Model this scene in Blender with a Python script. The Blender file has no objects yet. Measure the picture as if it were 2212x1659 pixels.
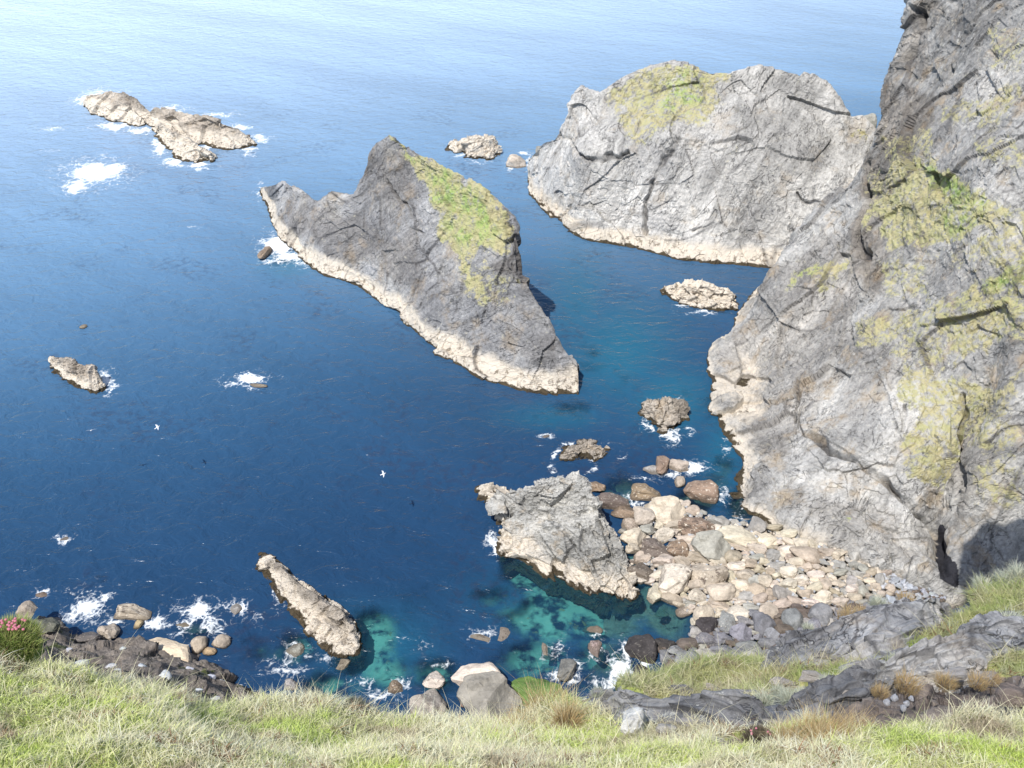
import bpy, math, random
import numpy as np
random.seed(7); RNG = np.random.default_rng(11)
scene = bpy.context.scene
COL = scene.collection
# ------------------------------------------------------------------ camera model
H = 80.0; FOC = 2074.0; PITCH = math.radians(35); CU, CV = 1106.0, 829.5
CAM = np.array([0, 0, H])
FWD = np.array([0, math.cos(PITCH), -math.sin(PITCH)]); UP = np.array([0, math.sin(PITCH), math.cos(PITCH)]); RT = np.array([1.0, 0, 0])

def ray(u, v):
    return RT*((u-CU)/FOC) + UP*((CV-v)/FOC) + FWD
def atz(u, v, z):
    d = ray(u, v); return CAM + d*((z-H)/d[2])
def aty(u, v, y):
    d = ray(u, v); return CAM + d*(y/d[1])
def atd(u, v, dist):
    d = ray(u, v); return CAM + d*(dist/np.linalg.norm(d))
def tanv(v):
    return math.tan(PITCH + math.atan((v-CV)/FOC))
def project(P):
    q = P - CAM; dz = q @ FWD; dz = np.where(dz < 0.1, 0.1, dz)
    return CU + FOC*(q @ RT)/dz, CV - FOC*(q @ UP)/dz

# ------------------------------------------------------------------ noise
def _hash(ix, iy, iz, s=0):
    h = (ix.astype(np.int64)*374761393 + iy.astype(np.int64)*668265263 + iz.astype(np.int64)*2147483647 + s*974634777) & 0xFFFFFFFF
    h = ((h ^ (h >> 13))*1274126177) & 0xFFFFFFFF
    h = ((h ^ (h >> 16))*2246822519) & 0xFFFFFFFF
    return h ^ (h >> 15)
def _r(h, k):
    return (((h*(2*k+1)*2654435761 + k*40503) & 0xFFFFFFFF) >> 8) / 16777216.0
def perlin(p, seed=0):
    i = np.floor(p).astype(np.int64); f = p - i; w = f*f*f*(f*(f*6-15)+10)
    out = 0
    for dx in (0, 1):
        for dy in (0, 1):
            for dz in (0, 1):
                h = _hash(i[:, 0]+dx, i[:, 1]+dy, i[:, 2]+dz, seed)
                g = (_r(h, 1)*2-1)*(f[:, 0]-dx) + (_r(h, 2)*2-1)*(f[:, 1]-dy) + (_r(h, 3)*2-1)*(f[:, 2]-dz)
                out = out + g*(w[:, 0] if dx else 1-w[:, 0])*(w[:, 1] if dy else 1-w[:, 1])*(w[:, 2] if dz else 1-w[:, 2])
    return out*1.4
def fbm(p, octv=4, seed=0, gain=.5):
    a = 1; o = 0
    for k in range(octv):
        o = o + a*perlin(p*(2.03**k)+k*17.3, seed+k); a *= gain
    return o
def ridged(p, octv=4, seed=0):
    a = 1; o = 0
    for k in range(octv):
        o = o + a*(1-2*np.abs(perlin(p*(2.1**k)+k*9.1, seed+k))); a *= .5
    return o
def facet(p, seed=0, tilt=1.0):
    i = np.floor(p).astype(np.int64); n = len(p)
    F1 = np.full(n, 9.); F2 = np.full(n, 9.); val = np.zeros(n)
    for dx in (-1, 0, 1):
        for dy in (-1, 0, 1):
            for dz in (-1, 0, 1):
                h = _hash(i[:, 0]+dx, i[:, 1]+dy, i[:, 2]+dz, seed)
                q = np.stack([i[:, 0]+dx+_r(h, 1), i[:, 1]+dy+_r(h, 2), i[:, 2]+dz+_r(h, 3)], 1)
                dv = p-q; d = (dv**2).sum(1)
                c = ((_r(h, 4)-.5)*dv[:, 0]+(_r(h, 5)-.5)*dv[:, 1]+(_r(h, 6)-.5)*dv[:, 2])*2*tilt + (_r(h, 7)-.5)
                m = d < F1
                F2 = np.where(m, F1, np.minimum(F2, d)); val = np.where(m, c, val); F1 = np.where(m, d, F1)
    return val, np.sqrt(F2)-np.sqrt(F1)
def smooth(a, b, x):
    t = np.clip((x-a)/(b-a), 0, 1); return t*t*(3-2*t)
def in_poly(u, v, poly):
    n = len(poly); c = np.zeros(len(u), bool); j = n-1
    for i in range(n):
        xi, yi = poly[i]; xj, yj = poly[j]
        if yi != yj:
            c ^= ((yi > v) != (yj > v)) & (u < (xj-xi)*(v-yi)/(yj-yi)+xi)
        j = i
    return c
def seg_dist(u, v, line):
    d = np.full(len(u), 1e9)
    for (x0, y0), (x1, y1) in zip(line[:-1], line[1:]):
        dx, dy = x1-x0, y1-y0; t = np.clip(((u-x0)*dx+(v-y0)*dy)/(dx*dx+dy*dy), 0, 1)
        d = np.minimum(d, np.hypot(u-x0-t*dx, v-y0-t*dy))
    return d
# ------------------------------------------------------------------ mesh helpers
def make_mesh(name, V, F, mat, attrs=None, smooth_sh=True, cols=None):
    me = bpy.data.meshes.new(name)
    V = np.asarray(V, np.float32); F = np.asarray(F, np.int32)
    me.vertices.add(len(V)); me.vertices.foreach_set('co', V.ravel())
    k = F.shape[1]
    me.loops.add(F.size); me.loops.foreach_set('vertex_index', F.ravel())
    me.polygons.add(len(F)); me.polygons.foreach_set('loop_start', np.arange(0, F.size, k, dtype=np.int32))
    me.polygons.foreach_set('loop_total', np.full(len(F), k, np.int32))
    me.polygons.foreach_set('use_smooth', np.full(len(F), smooth_sh))
    me.update(calc_edges=True)
    if attrs:
        for n, a in attrs.items():
            at = me.attributes.new(n, 'FLOAT', 'POINT'); at.data.foreach_set('value', np.asarray(a, np.float32))
    if cols is not None:
        at = me.attributes.new('tint', 'FLOAT_COLOR', 'POINT')
        c = np.ones((len(V), 4), np.float32); c[:, :3] = cols; at.data.foreach_set('color', c.ravel())
    me.materials.append(mat)
    return me
def link(name, me, parent=None):
    o = bpy.data.objects.new(name, me); COL.objects.link(o)
    if parent: o.parent = parent
    return o
def tag(o, label=None, cat=None, group=None, kind=None):
    if label: o['label'] = label
    if cat: o['category'] = cat
    if group: o['group'] = group
    if kind: o['kind'] = kind
    return o
def recenter(o, me, base):
    co = np.empty(len(me.vertices)*3, np.float32); me.vertices.foreach_get('co', co)
    co = co.reshape(-1, 3)-np.asarray(base, np.float32); me.vertices.foreach_set('co', co.ravel()); o.location = base
def grid_faces(nr, nc, flip=False):
    a = (np.arange(nr-1)[:, None]*nc+np.arange(nc-1)[None, :]).ravel()
    f = np.stack([a, a+1, a+nc+1, a+nc], 1)
    return f[:, ::-1].copy() if flip else f
def catmull(P, t):
    n = len(P); t = np.clip(t, 0, n-1-1e-6); i = np.floor(t).astype(int); f = (t-i)[:, None]
    if P.ndim == 3: f = f[:, :, None]
    g = lambda k: P[np.clip(k, 0, n-1)]
    p0, p1, p2, p3 = g(i-1), g(i), g(i+1), g(i+2)
    lin = p1*(1-f)+p2*f
    c = .5*((2*p1)+(-p0+p2)*f+(2*p0-5*p1+4*p2-p3)*f*f+(-p0+3*p1-3*p2+p3)*f**3)
    return .65*c+.35*lin
def loft(rows, nr, nc, rw=None):
    R = np.array(rows, float)                       # rows x cols x 3
    A = catmull(np.transpose(R, (1, 0, 2)), np.linspace(0, R.shape[1]-1, nc))   # nc x rows x 3
    A = np.transpose(A, (1, 0, 2))
    t = np.linspace(0, len(R)-1, nr) if rw is None else np.interp(np.linspace(0, 1, nr), np.linspace(0, 1, len(rw)), rw)
    return catmull(A, t)
def grid_normals(G):
    du = np.gradient(G, axis=1); dv = np.gradient(G, axis=0)
    n = np.cross(du, dv); l = np.linalg.norm(n, axis=2, keepdims=True); l[l < 1e-9] = 1
    return n/l
# ------------------------------------------------------------------ node helpers
class NT:
    def __init__(s, name, world=False):
        s.m = bpy.data.materials.new(name); s.m.use_nodes = True; s.t = s.m.node_tree; s.t.nodes.clear()
    def n(s, typ, ins=None, **kw):
        nd = s.t.nodes.new(typ)
        for k, v in kw.items(): setattr(nd, k, v)
        for k, v in (ins or {}).items(): s.set(nd, k, v)
        return nd
    def set(s, nd, k, v):
        sk = nd.inputs[k]
        if isinstance(v, bpy.types.NodeSocket): s.t.links.new(v, sk)
        elif isinstance(v, (tuple, list)) and sk.type == 'RGBA' and len(v) == 3: sk.default_value = (*v, 1)
        else: sk.default_value = v
    def pos(s): return s.n('ShaderNodeNewGeometry').outputs['Position']
    def attr(s, name, out='Fac'): return s.n('ShaderNodeAttribute', attribute_name=name).outputs[out]
    def mapping(s, vec, scale=(1, 1, 1), rot=(0, 0, 0), loc=(0, 0, 0)):
        return s.n('ShaderNodeMapping', {'Vector': vec, 'Scale': scale, 'Rotation': rot, 'Location': loc}).outputs[0]
    def noise(s, vec, scale, detail=4, rough=.55, dist=0, out='Fac'):
        return s.n('ShaderNodeTexNoise', {'Vector': vec, 'Scale': scale, 'Detail': detail, 'Roughness': rough, 'Distortion': dist}).outputs[out]
    def voro(s, vec, scale, feature='F1', out='Distance', rnd=1):
        return s.n('ShaderNodeTexVoronoi', {'Vector': vec, 'Scale': scale, 'Randomness': rnd}, feature=feature).outputs[out]
    def ramp(s, fac, *stops):
        nd = s.n('ShaderNodeValToRGB', {'Fac': fac}); e = nd.color_ramp.elements
        while len(e) < len(stops): e.new(.5)
        for el, (p, c) in zip(e, stops):
            el.position = p; el.color = (*c, 1) if isinstance(c, tuple) else (c, c, c, 1)
        return nd.outputs[0]
    def math(s, op, a, b=0.0, c=0.0, clamp=False):
        return s.n('ShaderNodeMath', {0: a, 1: b, 2: c}, operation=op, use_clamp=clamp).outputs[0]
    def rng(s, x, a, b, c=0.0, d=1.0):
        return s.n('ShaderNodeMapRange', {'Value': x, 'From Min': a, 'From Max': b, 'To Min': c, 'To Max': d}, interpolation_type='SMOOTHSTEP').outputs[0]
    def mix(s, f, a, b, blend='MIX'):
        nd = s.n('ShaderNodeMix', data_type='RGBA', blend_type=blend, clamp_factor=True)
        s.set(nd, 0, f); s.set(nd, 6, a); s.set(nd, 7, b); return nd.outputs[2]
    def bump(s, h, strength=.5, dist=.1, normal=None):
        d = {'Height': h, 'Strength': strength, 'Distance': dist}
        if normal: d['Normal'] = normal
        return s.n('ShaderNodeBump', d).outputs[0]
    def out(s, sh): s.n('ShaderNodeOutputMaterial', {'Surface': sh}); return s.m
    def princ(s, col, rough=.85, normal=None, spec=.3, **kw):
        d = {'Base Color': col, 'Roughness': rough, 'Specular IOR Level': spec}
        if normal: d['Normal'] = normal
        d.update(kw); return s.n('ShaderNodeBsdfPrincipled', d).outputs[0]

def rock_material(name, base=((.23, .235, .25), (.36, .36, .37), (.47, .455, .44)), scale=1.0, strata_rot=(.5, .3, .9), tide=True, grass=True, warm=.45, lichen=.5, yz=(.5, 2.4)):
    s = NT(name); p = s.pos()
    wp = s.n('ShaderNodeVectorMath', {0: p, 1: s.n('ShaderNodeVectorMath', {0: s.noise(p, .12*scale, 3, out='Color'), 'Scale': 3.0/scale}, operation='SCALE').outputs[0]}, operation='ADD').outputs[0]
    n1 = s.noise(wp, .13*scale, 9, .62)
    col = s.ramp(n1, (.28, base[0]), (.5, base[1]), (.72, base[2]))
    rp = s.mapping(wp, (1, 1, 1), strata_rot); st = s.noise(s.mapping(rp, (.10, *yz)), 1.0*scale, 7, .72)
    st2 = s.noise(s.mapping(rp, (.05, .3, 1.0)), .6*scale, 5, .6)
    big = s.noise(p, .035*scale, 4, .5)
    col = s.mix(.85, col, s.ramp(st, (.34, .62), (.46, .96), (.62, 1.06), (.7, 1.2)), 'MULTIPLY')
    col = s.mix(.8, col, s.ramp(big, (.38, .62), (.52, 1.0), (.64, 1.18)), 'MULTIPLY')
    col = s.mix(.6, col, s.ramp(st2, (.36, .6), (.5, 1.0), (.62, 1.2)), 'MULTIPLY')
    fine = s.noise(p, 2.2*scale, 8, .75)
    col = s.mix(.8, col, s.ramp(fine, (.32, .5), (.5, 1.0), (.68, 1.35)), 'MULTIPLY')
    wm = s.rng(s.noise(wp, .22*scale, 6, .65), .53, .68)
    col = s.mix(s.math('MULTIPLY', wm, warm), col, s.mix(fine, (.34, .25, .16), (.52, .42, .28)))
    li = s.rng(s.noise(p, 1.3*scale, 9, .75), .56, .66)
    li2 = s.rng(s.noise(wp, .09*scale, 3, .5), .42, .6)
    col = s.mix(s.math('MULTIPLY', s.math('MULTIPLY', li, li2), lichen), col, (.66, .66, .62))
    cr = s.math('ABSOLUTE', s.math('SUBTRACT', s.noise(s.mapping(rp, (.6, .8, 1.8)), .33*scale, 5, .55, .8), .5))
    crm = s.math('MULTIPLY', s.rng(cr, .0, .012, 1, 0), s.rng(s.noise(p, .2*scale, 4), .45, .58))
    cr2 = s.math('ABSOLUTE', s.math('SUBTRACT', s.noise(s.mapping(rp, (.5, 1.0, 2.6)), .8*scale, 4, .5, .5), .5))
    crm = s.math('MAXIMUM', crm, s.math('MULTIPLY', s.rng(cr2, .0, .02, .75, 0), s.rng(s.noise(p, .33*scale, 4), .50, .62)))
    col = s.mix(s.math('MULTIPLY', crm, .7), col, (.07, .07, .075))
    col = s.mix(s.attr('stain'), col, s.mix(1.0, col, (.58, .54, .50), 'MULTIPLY'))
    if tide:
        td = s.attr('tide'); sp = s.noise(p, 1.1*scale, 7, .7)
        cream = s.mix(s.noise(p, .8*scale, 5), (.60, .53, .43), (.76, .69, .59))
        cream = s.mix(s.math('MULTIPLY', s.math('MULTIPLY', s.rng(sp, .54, .60), .8), s.rng(td, .75, 1.0)), cream, (.16, .12, .09))
        col = s.mix(s.rng(s.math('ADD', td, s.math('MULTIPLY', s.math('SUBTRACT', fine, .5), .5)), .1, .85), col, cream)
        wet = s.attr('wet')
        wc = s.mix(s.noise(p, 1.6*scale, 5), (.028, .024, .018), (.13, .10, .06))
        col = s.mix(s.rng(s.math('ADD', wet, s.math('MULTIPLY', s.math('SUBTRACT', sp, .5), .9)), .4, .7), col, wc)
    if grass:
        g = s.attr('grass'); gn = s.noise(p, 1.1*scale, 8, .75)
        gc = s.ramp(s.noise(p, .45*scale, 7, .7), (.32, (.46, .42, .24)), (.46, (.46, .45, .20)), (.58, (.34, .44, .13)), (.7, (.24, .37, .09)))
        gc = s.mix(s.attr('lush'), s.mix(.7, gc, (.50, .44, .25)), gc)
        gc = s.mix(s.rng(gn, .6, .68), gc, (.6, .55, .42))
        col = s.mix(s.math('MULTIPLY', s.rng(s.math('ADD', g, s.math('MULTIPLY', s.math('SUBTRACT', gn, .5), 3.4)), .30, .80), .9), col, gc)
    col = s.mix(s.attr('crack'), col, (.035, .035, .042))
    b = s.bump(s.math('ADD', s.math('MULTIPLY', fine, .7), s.math('ADD', s.math('MULTIPLY', st, .8), s.math('MULTIPLY', crm, -.5))), .8, .45/scale)
    return s.out(s.princ(col, .88, b, .2))

def boulder_material(name):
    s = NT(name); tc = s.n('ShaderNodeTexCoord').outputs['Object']; oi = s.n('ShaderNodeObjectInfo')
    off = s.n('ShaderNodeVectorMath', {0: tc, 1: s.n('ShaderNodeCombineXYZ', {0: s.math('MULTIPLY', oi.outputs['Random'], 37.), 1: 2.0, 2: s.math('MULTIPLY', oi.outputs['Random'], -19.)}).outputs[0]}, operation='ADD').outputs[0]
    base = oi.outputs['Color']; mott = oi.outputs['Alpha']
    n = s.noise(off, 1.2, 8, .65)
    col = s.mix(1.0, base, s.ramp(n, (.3, .62), (.5, 1.0), (.7, 1.3)), 'MULTIPLY')
    col = s.mix(s.math('MULTIPLY', s.rng(s.noise(off, 3.2, 7, .7), .53, .60), s.math('MULTIPLY', mott, s.rng(s.noise(off, .7, 2), .35, .6))), col, (.11, .085, .07))
    col = s.mix(s.math('MULTIPLY', s.rng(s.noise(off, 5, 5, .7), .58, .63), mott), col, (.72, .66, .56))
    f = s.noise(off, 7, 6, .7)
    col = s.mix(.6, col, s.ramp(f, (.3, .6), (.5, 1.0), (.7, 1.25)), 'MULTIPLY')
    z = s.n('ShaderNodeSeparateXYZ', {0: s.pos()}).outputs[2]
    wet = s.rng(s.math('ADD', z, s.math('MULTIPLY', s.math('SUBTRACT', f, .5), .7)), .15, .5, 1, 0)
    col = s.mix(s.math('MULTIPLY', wet, .75), col, (.09, .07, .05))
    b = s.bump(s.math('ADD', n, s.math('MULTIPLY', f, .4)), .6, .25)
    return s.out(s.princ(col, .8, b, .25))

M_STACK = rock_material('stack_rock', strata_rot=(.9, .25, .6), warm=.4, lichen=.35, base=((.235, .237, .245), (.355, .353, .355), (.51, .50, .475)))
M_HEAD = rock_material('headland_rock', base=((.38, .372, .36), (.54, .527, .50), (.68, .66, .62)), strata_rot=(.5, 1.1, .4), warm=.35, lichen=.7)
M_CLIFF = rock_material('cliff_rock', base=((.26, .255, .248), (.415, .407, .39), (.61, .59, .55)), strata_rot=(.7, .9, .9), warm=.6, lichen=.75)
M_ISLET = rock_material('islet_rock', base=((.31, .305, .285), (.43, .422, .395), (.56, .54, .49)), scale=1.7, warm=.5, lichen=.3, grass=False)
M_SKERRY = rock_material('skerry_rock', base=((.28, .24, .2), (.42, .37, .31), (.58, .52, .44)), scale=1.6, warm=.5, lichen=.4, grass=False)
M_BOULDER = boulder_material('boulder_stone')

# ------------------------------------------------------------------ large rock masses
def rock_attrs(Vv, N, tide_top, crack, grass, lush):
    z = Vv[:, 2]; n = fbm(Vv*.12, 3, 5); n2 = fbm(Vv*.6, 3, 8)
    zz = z + n*.9 + n2*.35
    tide = smooth(tide_top+1.0, tide_top-1.6, zz)
    wet = smooth(.7, .1, zz-n*.9)
    return {'tide': tide, 'wet': wet, 'crack': crack, 'grass': grass, 'lush': lush}

def components(M):
    M = M.copy(); out = []
    while M.any():
        seed = np.zeros_like(M); r, c = np.argwhere(M)[0]; stack = [(r, c)]; M[r, c] = False; seed[r, c] = True
        while stack:
            r, c = stack.pop()
            for a, b in ((r+1, c), (r-1, c), (r, c+1), (r, c-1)):
                if 0 <= a < M.shape[0] and 0 <= b < M.shape[1] and M[a, b]: M[a, b] = False; seed[a, b] = True; stack.append((a, b))
        out.append(seed)
    return out
def rock_mass(name, rows, nr, nc, mat, label, cat, amp=1.0, fscale=.12, tide_top=3.0, cracks=(), turf=(), lush=(), rw=None, seed=0, strata=((.5, .2, .85), .8, .35), group=None, turf_child=True, parent=None, child_name='rock', stain=(), cleft_shade=()):
    G = loft(rows, nr, nc, rw); N = grid_normals(G)
    ctr = G.reshape(-1, 3).mean(0)
    P = G.reshape(-1, 3); Nn = N.reshape(-1, 3)
    # orient normals to the camera side on average
    if ((CAM-P)*Nn).sum(1).mean() < 0: Nn = -Nn; flip = True
    else: flip = False
    warp = np.stack([fbm(P*.07, 2, 31), fbm(P*.07, 2, 37), fbm(P*.07, 2, 41)], 1)*3.0
    Q = P+warp
    d = fbm(P*.05, 3, seed+1)*1.5*amp
    v1, e1 = facet(Q*fscale, seed+3, 1.0); v2, e2 = facet(Q*fscale*2.7, seed+4, 1.0); v3, e3 = facet((Q+warp*.3)*fscale*7, seed+5, 1.0)
    v4, e4 = facet((Q+warp*.5)*fscale*17, seed+25, 1.0)
    d += (v1*2.0+v2*.8+v3*.40+v4*.13)*amp
    d += ridged(Q*.35, 4, seed+6)*.22*amp
    sd = np.array(strata[0]); sd = sd/np.linalg.norm(sd)
    sc = Q @ sd; al = Q-sc[:, None]*sd
    sp = al*.10+sd*(sc*strata[1])[:, None]
    st = perlin(sp, seed+9)+.6*perlin(sp*2.3, seed+10)+.4*perlin(sp*5, seed+12)
    d += st*strata[2]*amp
    d += fbm(P*1.7, 3, seed+14)*.14*amp
    crackm = smooth(.05, .0, e1)*(fbm(P*.1, 2, 77) > 0.05)*.45
    u, v = project(P)
    ju = fbm(P*.25, 3, 51)*16; jv = fbm(P*.25, 3, 52)*16
    for line, w, depth in cracks:
        depth = min(depth, 1.7)
        dd = seg_dist(u+ju*.9, v+jv*.9, line); mk = smooth(w, w*.15, dd)*(.35+.65*smooth(-.35, .25, fbm(P*.22, 2, 58)))
        d -= mk*depth; crackm = np.maximum(crackm, smooth(w*.5, w*.1, dd)*.7*mk)
    gm = np.zeros(len(P)); lm = np.zeros(len(P)); gid = np.full(len(P), -1)
    ju2, jv2 = ju*1.8+fbm(P*1.0, 2, 53)*9, jv*1.8+fbm(P*1.0, 2, 54)*9
    for gi, (poly, k) in enumerate(turf):
        ins = in_poly(u+ju2, v+jv2, poly); gm = np.maximum(gm, ins*k); gid[in_poly(u+ju2, v+jv2, [(x, y) for x, y in poly]) & (gid < 0)] = gi
    for poly in lush: lm = np.maximum(lm, in_poly(u+ju2, v+jv2, poly)*1.0)
    lm = np.maximum(lm*(gm > 0), 0)
    # soften masks
    if gm.any():
        g2 = gm.reshape(nr, nc); l2 = lm.reshape(nr, nc)
        for _ in range(12):
            for A in (g2, l2):
                A[1:-1, 1:-1] = (A[1:-1, 1:-1]*2+A[:-2, 1:-1]+A[2:, 1:-1]+A[1:-1, :-2]+A[1:-1, 2:])/6
        gm = g2.ravel(); lm = l2.ravel(); d += gm*(fbm(P*1.2, 3, 91)*.3)
    Vv = P+Nn*d[:, None]
    Vv[:, 2] = np.where(P[:, 2] > 1.2, np.maximum(Vv[:, 2], .5), Vv[:, 2])
    sm = np.zeros(len(P))
    for poly, k in stain: sm = np.maximum(sm, in_poly(u+ju2*1.5, v+jv2*1.5, poly)*k)
    if sm.any():
        a2 = sm.reshape(nr, nc)
        for _ in range(14): a2[1:-1, 1:-1] = (a2[1:-1, 1:-1]+a2[:-2, 1:-1]+a2[2:, 1:-1]+a2[1:-1, :-2]+a2[1:-1, 2:])/5
        sm = a2.ravel()
    for poly in cleft_shade: crackm = np.maximum(crackm, in_poly(u+ju*.3, v+jv*.3, poly)*1.0)  # cleft's dark interior painted near-black, standing for its shade
    at = rock_attrs(Vv, Nn, tide_top, crackm, gm, lm)
    at['stain'] = sm
    F = grid_faces(nr, nc, flip)
    base = [float(ctr[0]), float(ctr[1]), 0.0]
    if parent is None and not (gm.any() and turf_child):
        me = make_mesh(name, Vv, F, mat, at, smooth_sh=False); o = link(name, me); recenter(o, me, base)
        return tag(o, label, cat, group)
    if parent is None:
        root = link(name, None); root.location = base; tag(root, label, cat, group)
    else: root = parent; base = list(root.location)
    fg = gm[F].mean(1) > .35
    fid = gid[F].max(1); sets = []; rest = ~fg
    for gi in range(len(turf)):
        q = fg & (fid == gi)
        if turf[gi][1] <= .64: rest |= q; continue
        for comp in components(q.reshape(nr-1, nc-1)):
            if comp.sum() > 300: sets.append(('turf', comp.ravel()))
            else: rest |= comp.ravel()
    rest |= fg & (fid < 0); sets.insert(0, (child_name, rest))
    for nm, sel in sets:
        f = F[sel]; used, inv = np.unique(f, return_inverse=True)
        me = make_mesh(nm, Vv[used], inv.reshape(f.shape), mat, {k: a[used] for k, a in at.items()}, smooth_sh=False)
        co = Vv[used]-np.array(base); me.vertices.foreach_set('co', co.astype(np.float32).ravel())
        link(nm, me, root)
    return root

def behind(c, dy, dz, extra=0.0):
    q = c+np.array([0, dy, dz]); q[0] = c[0]*float((q-CAM) @ FWD)/float((c-CAM) @ FWD)+extra; return q
def slope_rows(R0, CR, s, fr=(0.12, .35, .6, .85), back=.45, drop=-4.0, sfun=None, spread=0.0):
    """rows from under water in front, waterline, up the face to the crest and down the far side"""
    R0 = [tuple(p) for p in R0]; us = np.array([p[0] for p in R0]); order = np.argsort(us)
    ys = np.array([atz(u, v, 0)[1] for u, v in R0])
    y0 = lambda u: float(np.interp(u, us[order], ys[order]))
    base = [atz(u, v, 0) for u, v in R0]
    rows = [[b+np.array([0, -.1, drop]) for b in base], base]
    for f in list(fr)+[1.0]:
        r = []
        for (u0, v0), (u1, v1) in zip(R0, CR):
            u, v = u0+(u1-u0)*f, v0+(v1-v0)*f; t = tanv(v)
            ss = s*(sfun(f, (u-us.min())/(us.max()-us.min())) if sfun else 1.0)
            yy = y0(u0)*(1-f)+y0(u)*f
            z = max((H-t*yy)/(1+t/ss), .15*f)
            r.append(atz(u, v, z))
        rows.append(r)
    cr = rows[-1]; n = len(cr)
    b1 = [behind(c, c[2]*back*.5+.8, -.45*c[2]-.3) for c in cr]
    b2 = [behind(c, c[2]*back+1.5, -c[2]) for c in cr]
    b3 = [behind(c, c[2]*back+2.5, -c[2]+drop) for c in cr]
    return rows+[b1, b2, b3]

# ---- the sea stack in the middle
R0 = [(562,412),(575,455),(600,508),(645,550),(695,592),(745,607),(800,637),(850,672),(890,705),(920,738),(950,762),(1000,788),(1040,817),(1085,832),(1130,845),(1190,855),(1249,850)]
CR = [(565,405),(585,402),(612,393),(650,412),(682,440),(715,418),(768,420),(788,370),(805,320),(840,291),(890,322),(960,360),(1040,403),(1108,468),(1128,590),(1185,695),(1247,790)]
rows = slope_rows(R0, CR, 1.25, sfun=lambda f, a: .75 if f < .2 else 1.0+.25*math.sin(a*9)*math.sin(f*3.14))
rw = [0, 1, 2, 3, 4, 5, 6, 7, 8, 9]
rock_mass('sea_stack', rows, 300, 520, M_STACK, 'pointed grey sea stack with a green grassy shoulder and a pale tidal band', 'sea stack',
    amp=.27, fscale=.13, tide_top=2.8, seed=2, strata=((.55, .25, .8), 1.1, .3), rw=[0, .9, 1.6, 2.3, 3, 3.7, 4.4, 5.1, 5.7, 6.2, 7, 9],
    cracks=[([(905,470),(870,440),(850,410),(835,385)], 5, 1.0), ([(1100,470),(1102,520),(1118,560),(1125,600)], 9, 1.2), ([(890,497),(915,505)], 5, .8)],
    turf=[([(835,292),(870,300),(960,352),(1050,405),(1098,455),(1105,500),(1085,545),(1040,540),(1010,560),(1035,600),(1060,650),(1010,640),(985,560),(955,520),(940,470),(945,420),(905,375),(860,335)], .85), ([(1060,560),(1130,600),(1130,640),(1080,620)], .45), ([(990,560),(1080,560),(1100,640),(1000,650)], .35)],
    stain=[([(600,430),(660,440),(800,470),(900,520),(920,650),(800,570),(680,520),(620,490)], .55), ([(800,340),(850,330),(905,400),(870,450),(800,430)], .5), ([(1100,470),(1130,560),(1130,620),(1095,560)], .9), ([(1050,700),(1200,740),(1240,800),(1150,800)], .4)],
    lush=[[(925,370),(1000,385),(1060,430),(1095,490),(1050,520),(1010,535),(965,510),(950,440)], [(840,296),(920,345),(905,360),(850,310)]])
# ---- the headland behind the inlet
R0 = [(1140,385),(1146,420),(1180,455),(1225,490),(1265,515),(1310,525),(1370,535),(1420,548),(1470,560),(1530,568),(1590,572),(1640,578),(1680,580),(1750,590),(1830,600)]
CR = [(1143,345),(1172,310),(1200,296),(1235,225),(1249,190),(1295,198),(1345,163),(1450,132),(1560,155),(1650,140),(1740,160),(1790,190),(1832,250),(1868,252),(1900,285)]
rows = slope_rows(R0, CR, 1.5, sfun=lambda f, a: .8 if f < .2 else (1.15 if f < .7 else .7))
rock_mass('rocky_headland', rows, 300, 460, M_HEAD, 'broad round-topped pale grey headland with a grassy crown, across the inlet from the sea stack', 'headland',
    amp=.34, fscale=.085, tide_top=2.7, seed=22, strata=((.2, .5, .8), .5, .3), rw=[0, .9, 1.6, 2.3, 3, 3.7, 4.4, 5.1, 5.7, 6.2, 7, 9],
    cracks=[([(1205,500),(1215,470),(1240,430)], 5, .9), ([(1395,500),(1400,440),(1430,360),(1470,290)], 8, 1.2), ([(1215,290),(1260,340),(1300,345),(1350,335)], 7, 1.2), ([(1500,500),(1545,480)], 5, .9), ([(1720,420),(1790,450)], 6, 1.0)],
    turf=[([(1300,195),(1345,165),(1400,150),(1450,130),(1520,150),(1580,158),(1560,200),(1545,250),(1510,270),(1440,285),(1380,300),(1350,280),(1340,230),(1300,210)], .66), ([(1350,280),(1400,290),(1380,330),(1360,310)], .5), ([(1830,290),(1870,280),(1860,305)], .7), ([(1580,300),(1620,300),(1600,330)], .4)],
    lush=[[(1420,180),(1500,160),(1530,200),(1490,230),(1430,235)]])
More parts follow.
